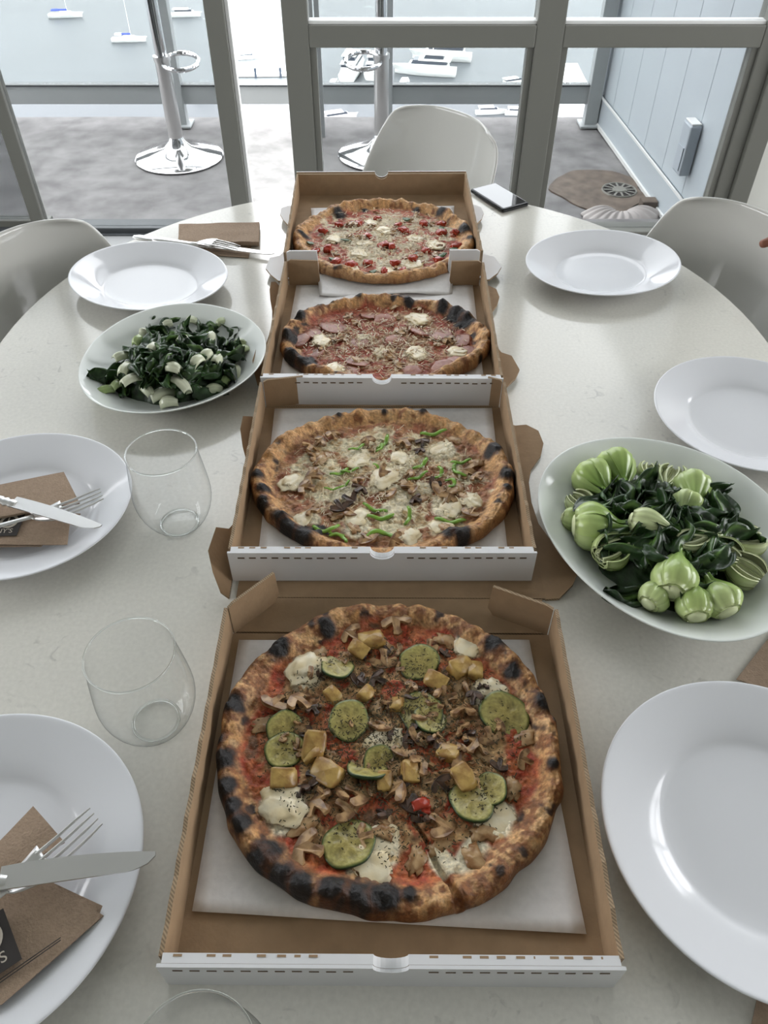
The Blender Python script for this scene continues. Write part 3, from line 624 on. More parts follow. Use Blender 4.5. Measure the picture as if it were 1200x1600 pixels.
# topping meshes -------------------------------------------------
def zucchini_mesh(r, sd, bend=0):
    nr_, nt_ = 9, 40; V = []; cc = []
    for i in range(nr_):
        q = i/(nr_-1)
        for j in range(nt_):
            a = 2*PI*j/nt_; rr = r*q*(1+.05*math.sin(2*a+sd)+.025*math.sin(5*a+sd*2)); x, y = rr*math.cos(a), rr*math.sin(a)
            seed_ = .5+.5*math.cos(a*6+sd); z = .0028-.0006*math.sin(q*PI)*seed_*(1 if .3 < q < .75 else .2)+bend*x*x*10+.0006*math.sin(a*3+sd)*q
            V.append((x, y, z)); k = (q**2); sdk = seed_*(1 if .35 < q < .7 else 0)
            c = np.array((.36, .29, .09))*(1-k)+np.array((.36, .33, .11))*k; c = c*(1-.3*sdk)
            if q > .95: c = np.array((.05, .09, .02))
            cc.append(c*(1+.15*math.sin(a*13+q*20+sd)))
    Fc = [(i*nt_+j, (i+1)*nt_+j, (i+1)*nt_+(j+1) % nt_, i*nt_+(j+1) % nt_) for i in range(nr_-1) for j in range(nt_)]
    mi = [0]*len(Fc); n0 = len(V)
    for j in range(nt_): x, y, z = V[(nr_-1)*nt_+j]; V.append((x*1.015, y*1.015, z-.0012)); cc.append((.02, .05, .01))
    for j in range(nt_): x, y, z = V[(nr_-1)*nt_+j]; V.append((x*.985, y*.985, z-.0034)); cc.append((.02, .05, .01))
    a0 = (nr_-1)*nt_
    Fc += [(a0+j, n0+j, n0+(j+1) % nt_, a0+(j+1) % nt_) for j in range(nt_)]+[(n0+j, n0+nt_+j, n0+nt_+(j+1) % nt_, n0+(j+1) % nt_) for j in range(nt_)]
    mi += [1]*(2*nt_); Fc.append(tuple(n0+nt_+j for j in range(nt_-1, -1, -1))); mi.append(0)
    return mesh('zucchini_slice', V, Fc, [M['wet'], M['zskin']], mi, True, np.array(cc))
def lump_mesh(name, rx, ry, rz, m, sd, box=.6, n=10, amp=.15):
    V = []; Fc = []; nu_, nv_ = n, n*2
    for i in range(nu_+1):
        a = PI*i/nu_
        for j in range(nv_):
            p = 2*PI*j/nv_; d = (math.sin(a)*math.cos(p), math.sin(a)*math.sin(p), math.cos(a))
            q = [math.copysign(abs(e)**box, e) for e in d]; k = 1+amp*float(fbm(d[0]*1.7, d[1]*1.7, d[2]*1.7, sd, 3))*2
            V.append((q[0]*rx*k, q[1]*ry*k, q[2]*rz*k))
    for i in range(nu_): Fc += [(i*nv_+j, (i+1)*nv_+j, (i+1)*nv_+(j+1) % nv_, i*nv_+(j+1) % nv_) for j in range(nv_)]
    me = mesh(name, V, Fc, M[m], None, True); return me
def mushroom_mesh(s, m, sd):
    o = []
    for i in range(17):                   # sliced mushroom silhouette: cap with gill line and stem
        a = PI*i/16; o.append((s*math.cos(a)*(1+.04*math.sin(sd+i)), s*.55*math.sin(a)+.1*s))
    o += [(-s*.93, -.12*s), (-s*.75, -.18*s), (-s*.5, -.02*s), (-s*.26, .05*s), (-s*.22, -.3*s), (-s*.28, -.75*s), (0, -.85*s), (s*.28, -.75*s), (s*.2, -.3*s), (s*.26, .05*s), (s*.5, -.02*s), (s*.75, -.18*s), (s*.93, -.12*s)]
    n = len(o); f = lambda x, y: .0012*math.sin(x/s*2+sd)+.0008*math.cos(y/s*3)
    V = [(x, y, .0024+f(x, y)) for x, y in o]+[(x*.97, y*.97, f(x, y)-.0006) for x, y in o]
    Fc = [tuple(range(n)), tuple(range(2*n-1, n-1, -1))]+[(i, (i+1) % n+0, n+(i+1) % n, n+i)[::-1] for i in range(n)]
    return mesh('mushroom_slice', V, Fc, M[m], None, False)
def strip_mesh(name, L, w, curl, m, sd, th=.0022):
    b = MB(); P = []
    for i in range(12):
        t = i/11-.5; a = t*curl; r = L/curl if abs(curl) > .01 else 0
        P.append((r*math.sin(a), r*(1-math.cos(a)), .001+.0015*math.sin(i*.9+sd)))
    b.tube(P, [w*(.55+.45*math.sin(PI*(.12+.76*i/11))) for i in range(12)], 8, sq=.55); return b.mesh(name, M[m], True)
MS = dict(
 z=[zucchini_mesh(.0195, 1), zucchini_mesh(.018, 2, .1), zucchini_mesh(.0205, 3, -.12)],
 p=[lump_mesh('potato_chunk', .0115, .0085, .0055, 'pot', k, .3, 8, .14) for k in range(3)],
 m=[mushroom_mesh(.0115, 'mush', k) for k in range(3)], md=[mushroom_mesh(.0095, 'mushd', k) for k in range(2)],
 c=[lump_mesh('mozzarella_patch', .0165, .0135, .0018, 'cheese', k+9, .9, 14, .38) for k in range(4)], cb=[lump_mesh('browned_cheese_patch', .011, .007, .0013, 'cheeseb', k+19, 1, 10, .55) for k in range(3)],
 g=[strip_mesh('pepper_strip', .034, .0029, c, 'pepper', k) for k, c in enumerate((1.2, 2.2, 3.4))],
 t=[lump_mesh('tomato_piece', .0085, .006, .004, 'tomato', k+31, .75, 8, .3) for k in range(3)], h=[lump_mesh('cured_meat_slice', .0165, .014, .0013, 'ham', k+41, .9, 10, .2) for k in range(3)],
 b=[lump_mesh('basil_leaf', .009, .005, .0012, 'basil', k+51, .9, 8, .3) for k in range(2)], s=[strip_mesh('cheese_shred', .014, .0008, .8, 'cheese', 1)],
 k=[lump_mesh('charred_bubble', .0085, .0075, .0055, 'char', k+61, .95, 12, .4) for k in range(2)],
)
def flecks(P, n, s, m, label, rmax=.8, sd=0, cen=(0, 0), kind='flake', lift=.0008):
    rn = random.Random(sd); V = []; Fc = []
    pts = []
    while len(pts) < n:
        x, y = rn.gauss(cen[0], P.rx*.42), rn.gauss(cen[1], P.ry*.42)
        if math.hypot(x/P.rx, y/P.ry) < rmax: pts.append((x, y))
    Z = P.h(np.array([p[0] for p in pts]), np.array([p[1] for p in pts]))
    for (x, y), z in zip(pts, Z):
        a = rn.uniform(0, PI); l = s*rn.uniform(.5, 1.5); w = s*rn.uniform(.25, .5) if kind == 'flake' else s*.13; tz = rn.uniform(-.35, .35)*l; z = z+lift+rn.uniform(0, .0012)
        c, q = math.cos(a), math.sin(a); i = len(V); hgt = w*.7
        V += [(x-c*l-q*w, y-q*l+c*w, z-tz), (x+c*l-q*w, y+q*l+c*w, z+tz), (x+c*l+q*w, y+q*l-c*w, z+tz), (x-c*l+q*w, y-q*l-c*w, z-tz), (x, y, z+hgt), (x, y, z-hgt)]
        Fc += [(i, i+1, i+4), (i+1, i+2, i+4), (i+2, i+3, i+4), (i+3, i, i+4), (i+1, i, i+5), (i+2, i+1, i+5), (i+3, i+2, i+5), (i, i+3, i+5)]
    o = link(label, mesh(label, V, Fc, M[m]), P.root); o['kind'] = 'stuff'; return o
def jit(a=.25): return (R_.uniform(-a, a), R_.uniform(-a, a))
def pick(k): return R_.choice(MS[k])
# pizza 4, nearest: zucchini, potato, mushroom, white cheese, herbs
c4 = (.006, .354); z4 = .0055
def rel(px, py, c, zb, z=.012): q = tt(px, py, zb+z); return (q[0]-c[0], q[1]-c[1])
R4 = lambda px, py: rel(px, py, c4, z4)
chars = [(*R4(x, y), r*.001*.57) for x, y, r in ((493, 957, 20), (512, 985, 16), (437, 1018, 18), (366, 1108, 22), (350, 1190, 20), (352, 1235, 20), (345, 1160, 12), (422, 1332, 20), (398, 1352, 22), (440, 1375, 24), (470, 1388, 20), (535, 1400, 22), (570, 1406, 24), (605, 1402, 22), (520, 1392, 18), (852, 1102, 20), (772, 1010, 20), (800, 1052, 14), (872, 1060, 14), (380, 1290, 16), (480, 960, 14), (868, 1130, 10), (860, 1200, 9), (640, 1400, 12), (365, 1265, 16))]
P4 = Pizza('zucchini and potato pizza with blistered crust in the nearest box', c4, .160, .155, z4,
   dict(sauce=(.36, .05, .018), sauce2=(.48, .15, .05), cheese=(.56, .35, .16), cheese2=(.36, .17, .07), cov=.16, edge=.85, dark=.95, mid=.25, bake=.25, char=.12), 3, chars,
   cuts=[(*R4(640, 1262), *R4(724, 1424), .005)], nr=150, nt=520, cheese_blobs=[(*R4(x, y), r) for x, y, r in ((475, 1045, .022), (445, 1262, .024), (590, 1325, .023), (575, 1360, .02), (775, 1275, .021), (763, 1080, .02), (735, 1008, .018), (690, 1345, .014), (600, 1157, .018), (742, 1345, .02), (820, 1300, .016))])
for (x, y, i, sc, rz, tx, ty) in ((655, 1033, 0, 1.02, .3, .12, -.1), (527, 1042, 1, .95, 1.9, .2, .3), (545, 1125, 0, 1.0, 1.1, .1, -.1), (659, 1112, 2, 1.03, 2.6, -.05, .05), (672, 1122, 1, .9, 2.0, .2, .1), (788, 1115, 2, 1.12, .2, .15, .05), (444, 1170, 1, 1.0, .9, .1, .1), (443, 1136, 0, .85, .5, .5, .1), (573, 1203, 1, .98, 2.9, .65, .1), (545, 1318, 2, 1.06, 1.3, -.1, .1), (737, 1252, 0, 1.02, 1.7, .1, .2), (768, 1232, 1, .85, 2.2, -.3, .3), (592, 1190, 0, .8, 1.2, .4, -.3)):
    P4.put('zucchini_slice', MS['z'][i], *R4(x, y), rz=rz, tilt=(tx, ty), dz=.0012, sc=sc)
for x, y, sc in ((580, 1000, 1.1), (720, 1043, 1.1), (742, 1046, .9), (681, 1063, 1), (520, 1085, .8), (573, 1083, .8), (490, 1165, 1.2), (487, 1178, .8), (511, 1208, 1.25), (724, 1216, 1.05), (443, 1216, 1.05), (640, 1205, .9), (560, 1015, .9), (600, 1220, .8), (620, 1100, .7), (700, 1175, .9)):
    P4.put('potato_chunk', pick('p'), *R4(x, y), rz=R_.uniform(0, PI), tilt=jit(.4), dz=.0035, sc=sc)
for x, y, sc, d in ((430, 1100, 1.3, 0), (468, 1098, 1.3, 0), (600, 1135, 1, 0), (632, 1172, 1, 0), (492, 1212, 1.1, 1), (720, 1110, 1.3, 0), (705, 1180, 1.2, 0), (780, 1195, .9, 1), (482, 1326, 1.5, 0), (600, 1030, 1.2, 0), (742, 1090, 1, 1), (500, 1258, 1.3, 0), (560, 1240, 1.4, 0), (620, 1235, 1.3, 0), (540, 1265, 1.2, 0), (660, 1195, 1.2, 0), (740, 1165, 1.2, 0), (590, 1060, 1.1, 1), (560, 1060, 1, 1), (620, 965, 1.4, 0), (655, 1150, 1, 0), (690, 1225, 1.1, 1), (490, 1110, .9, 1), (700, 1090, 1.1, 0), (640, 1255, 1.2, 1), (525, 1055, 1, 1), (820, 1185, .9, 0), (600, 1270, 1, 1), (580, 1180, .9, 0), (680, 1160, 1, 1), (550, 990, 1.1, 0), (470, 1235, 1, 1), (690, 1290, 1.4, 0), (655, 1275, .8, 1), (720, 1140, .9, 0), (765, 1150, 1, 0)):
    P4.put('mushroom_slice', pick('md' if d else 'm'), *R4(x, y), rz=R_.uniform(0, 6.3), tilt=jit(.55), dz=.002, sc=sc)
for x, y, sc in ((600, 1157, .95), (478, 1043, 1.1), (440, 1260, 1.15), (592, 1318, 1.1), (580, 1350, 1), (776, 1276, 1), (768, 1075, .85), (737, 1008, .9)):
    P4.put('mozzarella_patch', pick('c'), *R4(x, y), rz=R_.uniform(0, 6.3), dz=.0012, sc=sc)
for x, y in ((545, 985), (410, 1130), (700, 1000), (820, 1150), (600, 1300), (690, 1320), (760, 1300), (470, 1290), (520, 1180), (640, 1080), (590, 1105), (700, 1130), (760, 1180), (470, 1130), (540, 1220), (620, 1190), (670, 1250), (720, 1070), (500, 1020), (600, 1010), (800, 1230), (560, 1340), (740, 1340), (650, 1340)):
    P4.put('browned_cheese_patch', pick('cb'), *R4(x, y), rz=R_.uniform(0, 6.3), dz=.0008, sc=R_.uniform(.7, 1.2))
for x, y, sc in ((657, 1258, 1.0), (662, 1268, .7)): P4.put('tomato_piece', pick('t'), *R4(x, y), rz=.4, dz=.003, sc=sc)
for x, y, sc in ((493, 957, 1.3), (510, 986, 1.1), (852, 1102, 1.0), (774, 1008, 1.0), (422, 1334, 1.0), (366, 1108, 1.0), (350, 1232, .9)): P4.put('charred_bubble', pick('k'), *R4(x, y), rz=R_.uniform(0, 6), dz=-.003, sc=sc)
flecks(P4, 2600, .0011, 'herb', 'dried_herbs', .78, 4, (0, .004), lift=.0022); flecks(P4, 2400, .0010, 'herb', 'dried_herb_dust', .72, 5, (.0, .012), lift=.0048)

for i in range(70):
    a = R_.uniform(0, 6.3); q = .105*math.sqrt(R_.random()); P4.put('mushroom_slice', pick('md' if i % 3 == 0 else 'm'), q*math.cos(a), q*math.sin(a)+.006, rz=R_.uniform(0, 6.3), tilt=jit(.7), dz=.0012, sc=R_.uniform(.55, 1.0))
# pizza 3: mushrooms, green pepper strips, white cheese
c3 = (.0, .700); z3 = .0105; R3 = lambda px, py: rel(px, py, c3, z3)
chars = [(*R3(x, y), r*.001*.85) for x, y, r in ((475, 835, 16), (500, 828, 12), (770, 710, 13), (792, 750, 12), (410, 790, 12), (440, 810, 12), (700, 835, 12), (722, 840, 12), (405, 750, 9), (660, 650, 7), (640, 645, 6), (790, 770, 7), (415, 770, 9), (800, 800, 8), (450, 825, 12), (600, 648, 5), (530, 655, 5))]
P3 = Pizza('green pepper and mushroom pizza in the second box', c3, .160, .130, z3,
   dict(sauce=(.30, .1, .045), sauce2=(.42, .22, .1), cheese=(.70, .62, .42), cheese2=(.50, .34, .17), cov=.22, edge=.6, dark=.7, mid=.2, bake=.0, char=-.08), 11, chars, nr=110, nt=400,
   cheese_blobs=[(*R3(x, y), r) for x, y, r in ((600, 750, .024), (560, 710, .018), (690, 700, .02), (460, 750, .018), (700, 790, .022), (735, 780, .016), (480, 810, .016), (560, 820, .02), (640, 840, .018), (630, 720, .016), (690, 830, .014), (620, 790, .018), (540, 770, .016), (660, 760, .014))])
for x, y, i, rz, sc in ((560, 700, 0, .7, .8), (602, 690, 0, 1.1, .9), (596, 700, 0, 1.3, .7), (678, 677, 0, .1, 1.0), (532, 738, 0, .6, .8), (540, 757, 0, .9, .6), (592, 730, 0, 2.0, .6), (520, 765, 0, .2, .6), (660, 725, 0, .9, .9), (655, 745, 0, .5, .8), (690, 738, 1, 1.3, .8), (712, 735, 1, 5.2, .9), (710, 752, 2, 1.8, .8), (722, 720, 0, .2, .8), (585, 795, 0, -.3, .9), (597, 808, 0, .2, 1.0), (595, 830, 1, PI, 1.1), (510, 830, 1, .1, 1.0), (528, 843, 1, 2.6, .8), (640, 805, 0, 1.4, .8), (705, 815, 0, .1, 1.1), (548, 735, 0, .4, .7), (515, 842, 0, -.3, .7)):
    P3.put('pepper_strip', MS['g'][i], *R3(x, y), rz=rz, tilt=jit(.2), dz=.0025, sc=sc*1.05)
for x, y, sc in ((484, 700, 1.1), (490, 712, 1), (575, 690, 1), (633, 690, 1.2), (655, 705, .9), (490, 745, 1.3), (478, 760, 1.2), (560, 765, 1.2), (545, 780, 1.2), (610, 770, 1), (640, 760, 1.2), (690, 765, 1.3), (680, 755, 1.1), (700, 780, 1.1), (735, 735, 1.3), (745, 745, .9), (530, 790, 1.3), (550, 800, 1), (490, 800, 1), (520, 680, 1), (640, 740, 1), (575, 840, 1.1), (600, 740, 1), (560, 750, .9), (650, 780, 1), (735, 800, 1), (660, 690, 1), (500, 690, 1), (620, 850, 1)):
    P3.put('mushroom_slice', pick('md' if R_.random() < .3 else 'm'), *R3(x, y), rz=R_.uniform(0, 6.3), tilt=jit(.5), dz=.002, sc=sc)
for x, y, sc in ((600, 745, 1.1), (560, 718, .9), (690, 700, .9), (455, 752, .9), (705, 790, 1), (560, 808, .9), (640, 835, .8), (625, 715, .8), (690, 825, .8), (470, 812, .8), (740, 782, .7), (620, 770, .8)): P3.put('mozzarella_patch', pick('c'), *R3(x, y), rz=R_.uniform(0, 6), dz=.0005, sc=sc)
for i in range(26): a = R_.uniform(0, 6.3); q = .12*math.sqrt(R_.random()); P3.put('browned_cheese_patch', pick('cb'), q*math.cos(a), q*math.sin(a), rz=R_.uniform(0, 6), dz=.0004, sc=R_.uniform(.6, 1.1))
for x, y, sc in ((480, 833, 1.1), (705, 838, 1.1), (720, 842, .9), (790, 752, .8)): P3.put('charred_bubble', pick('k'), *R3(x, y), dz=-.001, sc=sc)
flecks(P3, 900, .003, 'cheese', 'cheese_shreds', .78, 7, kind='shred', lift=.002)

# pizza 2: cured meat, shredded cheese
c2 = (.001, .995); z2 = .0125; R2 = lambda px, py: rel(px, py, c2, z2)
c2 = (.001, .998)
chars = [(*R2(x, y), r*.00115) for x, y, r in ((478, 565, 15), (450, 560, 15), (455, 530, 13), (445, 580, 14), (725, 505, 14), (710, 495, 12), (500, 480, 9), (640, 476, 8), (470, 500, 8), (755, 560, 6), (465, 590, 12), (520, 475, 7), (560, 472, 6), (690, 485, 8))]
P2 = Pizza('cured meat and cheese pizza in the third box, left rim charred', c2, .156, .117, z2,
   dict(sauce=(.30, .05, .025), sauce2=(.4, .12, .06), cheese=(.52, .34, .2), cheese2=(.38, .15, .08), cov=-.02, edge=.5, dark=.6, mid=.6, bake=.15, char=.12), 23, chars, nr=100, nt=340,
   cheese_blobs=[(*R2(x, y), r) for x, y, r in ((655, 498, .022), (650, 550, .02), (505, 530, .018), (715, 550, .016), (520, 575, .018), (570, 525, .014), (600, 548, .016))])
for x, y, sc in ((520, 508, 1.3), (490, 520, 1), (690, 520, 1.3), (720, 530, 1.1), (735, 545, .9), (660, 515, 1.2), (560, 560, 1.2), (545, 575, 1.1), (600, 500, 1.1), (640, 580, 1.1), (700, 580, 1.1), (580, 490, 1), (720, 570, .9), (490, 550, 1), (470, 530, 1), (620, 530, 1), (560, 535, 1)): P2.put('cured_meat_slice', pick('h'), *R2(x, y), rz=R_.uniform(0, 6), tilt=jit(.2), dz=.0012, sc=sc)
for x, y, sc in ((655, 497, 1.1), (650, 551, 1), (502, 531, .9), (716, 549, .8), (517, 577, .9), (600, 549, .8)): P2.put('mozzarella_patch', pick('c'), *R2(x, y), rz=R_.uniform(0, 6), dz=.0015, sc=sc)
for i in range(26): a = R_.uniform(0, 6.3); q = .11*math.sqrt(R_.random()); P2.put('mushroom_slice' if i % 2 else 'browned_cheese_patch', pick('m' if i % 2 else 'cb'), q*math.cos(a), q*math.sin(a), rz=R_.uniform(0, 6), tilt=jit(.3), dz=.0012, sc=R_.uniform(.6, 1.1))
for x, y, sc in ((478, 566, 1.6), (452, 528, 1.1), (725, 506, 1.2), (448, 575, 1.1)): P2.put('charred_bubble', pick('k'), *R2(x, y), dz=0, sc=sc)
flecks(P2, 900, .0036, 'cheeseb', 'cheese_shreds', .8, 9, kind='shred', lift=.002); flecks(P2, 600, .0036, 'cheese', 'pale_cheese_shreds', .8, 10, kind='shred', lift=.003)

# pizza 1, farthest: tomato pieces, white cheese, basil
c1 = (.0, 1.314); z1 = .0185; R1 = lambda px, py: rel(px, py, c1, z1)
chars = [(*R1(x, y), r*.0013) for x, y, r in ((530, 335, 9), (690, 335, 8), (725, 360, 9), (475, 370, 7), (650, 328, 5), (570, 326, 5), (735, 380, 6))]
P1 = Pizza('tomato and white cheese pizza in the farthest box', c1, .160, .147, z1,
   dict(sauce=(.36, .06, .03), sauce2=(.45, .16, .08), cheese=(.66, .58, .42), cheese2=(.52, .38, .22), cov=.22, edge=.4, dark=.45, mid=.1, bake=.0, char=-.1), 37, chars, nr=90, nt=300,
   cheese_blobs=[(*R1(x, y), r) for x, y, r in ((600, 360, .024), (560, 395, .022), (640, 410, .022), (520, 370, .018), (680, 380, .018), (610, 425, .018), (540, 420, .016))])
for x, y, sc in ((560, 348, 1.1), (575, 367, 1), (600, 382, 1.3), (612, 385, 1.1), (512, 388, 1.3), (550, 415, 1.3), (618, 410, 1.1), (645, 405, 1.3), (665, 390, 1), (630, 358, 1.4), (622, 350, 1), (662, 348, 1.2), (690, 362, 1.2), (716, 385, 1.2), (500, 425, 1.2), (575, 410, 1), (700, 412, 1.2), (530, 350, 1), (690, 348, 1), (478, 395, 1), (590, 340, .9), (600, 436, .9), (640, 440, .9), (505, 362, 1), (720, 362, 1)): P1.put('tomato_piece', pick('t'), *R1(x, y), rz=R_.uniform(0, 6), tilt=jit(.3), dz=.003, sc=sc)
for x, y in ((635, 342), (690, 400), (632, 425), (480, 380), (540, 375), (690, 355), (650, 395), (580, 430), (735, 395), (520, 405)): P1.put('basil_leaf', pick('b'), *R1(x, y), rz=R_.uniform(0, 6), tilt=jit(.3), dz=.003, sc=1.0)
for x, y in ((600, 360), (560, 395), (645, 412), (520, 372), (682, 382), (610, 428), (540, 425), (580, 345), (650, 370), (570, 378)): P1.put('mozzarella_patch', pick('c'), *R1(x, y), rz=R_.uniform(0, 6), dz=.0008, sc=R_.uniform(.8, 1.1))
for i in range(22): a = R_.uniform(0, 6.3); q = .115*math.sqrt(R_.random()); P1.put('mushroom_slice', pick('m'), q*math.cos(a), q*math.sin(a), rz=R_.uniform(0, 6), tilt=jit(.4), dz=.0015, sc=R_.uniform(.6, 1.0))
flecks(P1, 1300, .0036, 'cheese', 'cheese_shreds', .8, 12, kind='shred', lift=.003)

# ------------------------------------------------------------------ plates, bowls, glasses
def plate(cx, cy, rx, ry, label, rz=0, m='porc'):
    b = MB(); P = [(0.0005, .004), (.56, .0040), (.60, .0048), (.64, .0085), (.8, .0148), (.95, .0205), (.985, .0222), (1.0, .0218), (1.0, .0205), (.95, .018), (.8, .0115), (.62, .004), (.58, .0005), (.0005, .0002)]
    b.lathe([(a, z*1.22) for a, z in P], 96, sx=rx, sy=ry); me = b.mesh('dinner_plate', M[m], True)
    o = link('dinner_plate', me, None, (cx, cy, TZ), (0, 0, rz)); so = o.modifiers.new('s', 'SUBSURF'); so.levels = so.render_levels = 1
    return tag(o, label, 'plate', 'white dinner plates')
plate(-.393, 1.193, .136, .113, 'white dinner plate at far left, catching a bright window reflection', -.33)
plate(.374, 1.238, .135, .114, 'empty white dinner plate at the far right in front of the glossy chair', .3)
plate(-.432, .654, .132, .124, 'white dinner plate at left with napkin, knife and fork, behind the upper glass')
plate(-.337, .233, .142, .140, 'white dinner plate at bottom left with napkin, knife and fork')
plate(.491, .827, .127, .125, 'white dinner plate at right edge just behind the bok choy bowl')
plate(.320, .270, .137, .138, 'large empty white dinner plate at bottom right corner')
def bowl(cx, cy, a, b_, rz, h, label, m, tipx=0):
    V = []; n = 96
    P = [(.0005, .0045), (.5, .0045), (.62, .0065), (.74, .014), (.86, .024), (.95, .032), (.985, .0352), (1.0, .035), (.995, .033), (.94, .028), (.85, .0195), (.72, .009), (.62, .002), (.58, .0), (.0005, .0)]
    mN = len(P)
    for i in range(n):
        t = 2*PI*i/n; k = 1+.02*math.cos(3*t+1)
        wob = 1+.06*math.cos(t+tipx)
        for r, z in P: V.append((a*r*math.cos(t)*k, b_*r*math.sin(t)*k, z*h/.035*(wob if z > .012 else 1)))
    Fc = [(i*mN+k, ((i+1) % n)*mN+k, ((i+1) % n)*mN+k+1, i*mN+k+1) for i in range(n) for k in range(mN-1)]
    o = link('serving_bowl', mesh('serving_bowl', V, Fc, M[m], smooth=True), None, (cx, cy, TZ), (0, 0, rz)); so = o.modifiers.new('s', 'SUBSURF'); so.levels = so.render_levels = 1
    return tag(o, label, 'bowl', 'oval serving bowls of greens')
BL = (-.302, .945); BR = (.317, .602)
bowl(*BL, .142, .129, -1.84, .036, 'white oval serving bowl at left holding chopped greens', 'porc2')
bowl(*BR, .160, .137, -1.24, .040, 'large white oval serving bowl at right holding bok choy', 'porc2')
def tumbler(cx, cy, label, h=.112):
    k = thing('stemless_glass', label, 'glass', (cx, cy, TZ+.0003), 0, 'empty stemless glasses')
    o_ = [(.0225, .0012), (.028, .005), (.0345, .013), (.0415, .028), (.0445, .043), (.0445, .055), (.0425, .075), (.0398, .098), (.0383, h-.0006)]
    b = MB(); b.lathe(o_, 72); me = b.mesh('body', M['glass'], True); o = link('body', me, k); so = o.modifiers.new('s', 'SUBSURF'); so.levels = so.render_levels = 1
    def ring(name, R, r, z, sq=1):
        b = MB(); b.lathe([(R+r*math.cos(2*PI*i/10), z+r*sq*math.sin(2*PI*i/10)) for i in range(10)]+[(R+r, z)], 72); link(name, b.mesh(name, M['solidglass'], True), k)
    ring('rim', .0383, .00085, h); ring('base_ring', .0215, .0014, .0016, .9)
    b = MB(); b.lathe([(.0005, .0045), (.012, .0045), (.0205, .0035)], 48); link('base', b.mesh('base', M['glass'], True), k)
    return k
tumbler(-.2435, .6425, 'empty stemless glass beside the left plate, the upper one')
tumbler(-.2175, .380, 'empty stemless glass between the two left plates and nearest pizza box')
tumbler(-.1135, .0905, 'empty stemless glass cut off by the bottom edge')

# ------------------------------------------------------------------ greens
def vobj(name, V, Fc, cc, parent, m='veg'):
    return link(name, mesh(name, V, Fc, M[m], smooth=True, col=np.clip(np.array(cc), .003, 1)), parent)
def petiole(phi, span, Lr, Rf, sd, pale, th=.0035, sc=1.0):
    nu_, nv_ = 14, 9; V = []; cc = []; off = []
    for i in range(nu_):
        t = i/(nu_-1); x = t*Lr; r0 = Rf(t)
        for j in range(nv_):
            s_ = j/(nv_-1)*2-1; a = phi+s_*span*(1-.35*t); r = r0*(1+.10*(1-s_*s_)+.035*math.cos(s_*11+sd))-.0012*abs(s_)
            V.append((x+.003*math.sin(sd+t*3)*t, r*math.cos(a), r*math.sin(a))); off.append((0, -th*math.cos(a), -th*math.sin(a)))
            c = np.array((.42, .52, .19))*(1-t)+np.array((.16, .30, .045))*t; c = c*(1-pale)+np.array((.58, .62, .38))*pale
            c = c*(1+.12*math.cos(s_*15+sd*2)); cc.append(c if t > .05 else c*.85+np.array((.1, .1, .06)))
    Fc = [(i*nv_+j, i*nv_+j+1, (i+1)*nv_+j+1, (i+1)*nv_+j) for i in range(nu_-1) for j in range(nv_-1)]
    V2, F2 = slab(V, Fc, nu_, nv_, off); return V2, F2, cc+cc
def leafblade(x0, L, W, sd, droop, yaw, dark=1.0, z0=0):
    nu_, nv_ = 22, 15; V = []; cc = []; rn = random.Random(sd); p1, p2 = rn.uniform(0, 6), rn.uniform(0, 6)
    for i in range(nu_):
        t = i/(nu_-1); w = W*math.sin(PI*(.1+.86*t)**.8)+.0015
        for j in range(nv_):
            s_ = j/(nv_-1)*2-1
            fold = .0065*math.sin(s_*4.2+p1+t*4)+.0028*math.sin(s_*8+p2-t*7)+.0012*math.sin(t*15+s_*5)
            x = x0+t*L*(1-.08*s_*s_)+.002*math.sin(s_*9+p1); y = w*s_*.8+.004*math.sin(t*7+p2)+yaw*t*t*L; z = z0+abs(s_)*-.004+fold*(.3+t)-droop*t*t*L+.005*t
            V.append((x, y, z)); rib = math.exp(-(s_/.09)**2)*(1-t*.6)+.35*math.exp(-((abs(s_)*2.2-(t*5) % 1)/.12)**2)*.4
            g = np.array((.018, .045, .012))*dark*(1+.6*math.sin(t*17+s_*8+p1)*.5); cc.append(g*(1-min(1, rib))+np.array((.12, .22, .05))*min(1, rib))
    Fc = [(i*nv_+j, (i+1)*nv_+j, (i+1)*nv_+j+1, i*nv_+j+1) for i in range(nu_-1) for j in range(nv_-1)]
    V2, F2 = slab(V, Fc, nu_, nv_, [(0, 0, -.0007)]*len(V)); return V2, F2, cc+cc
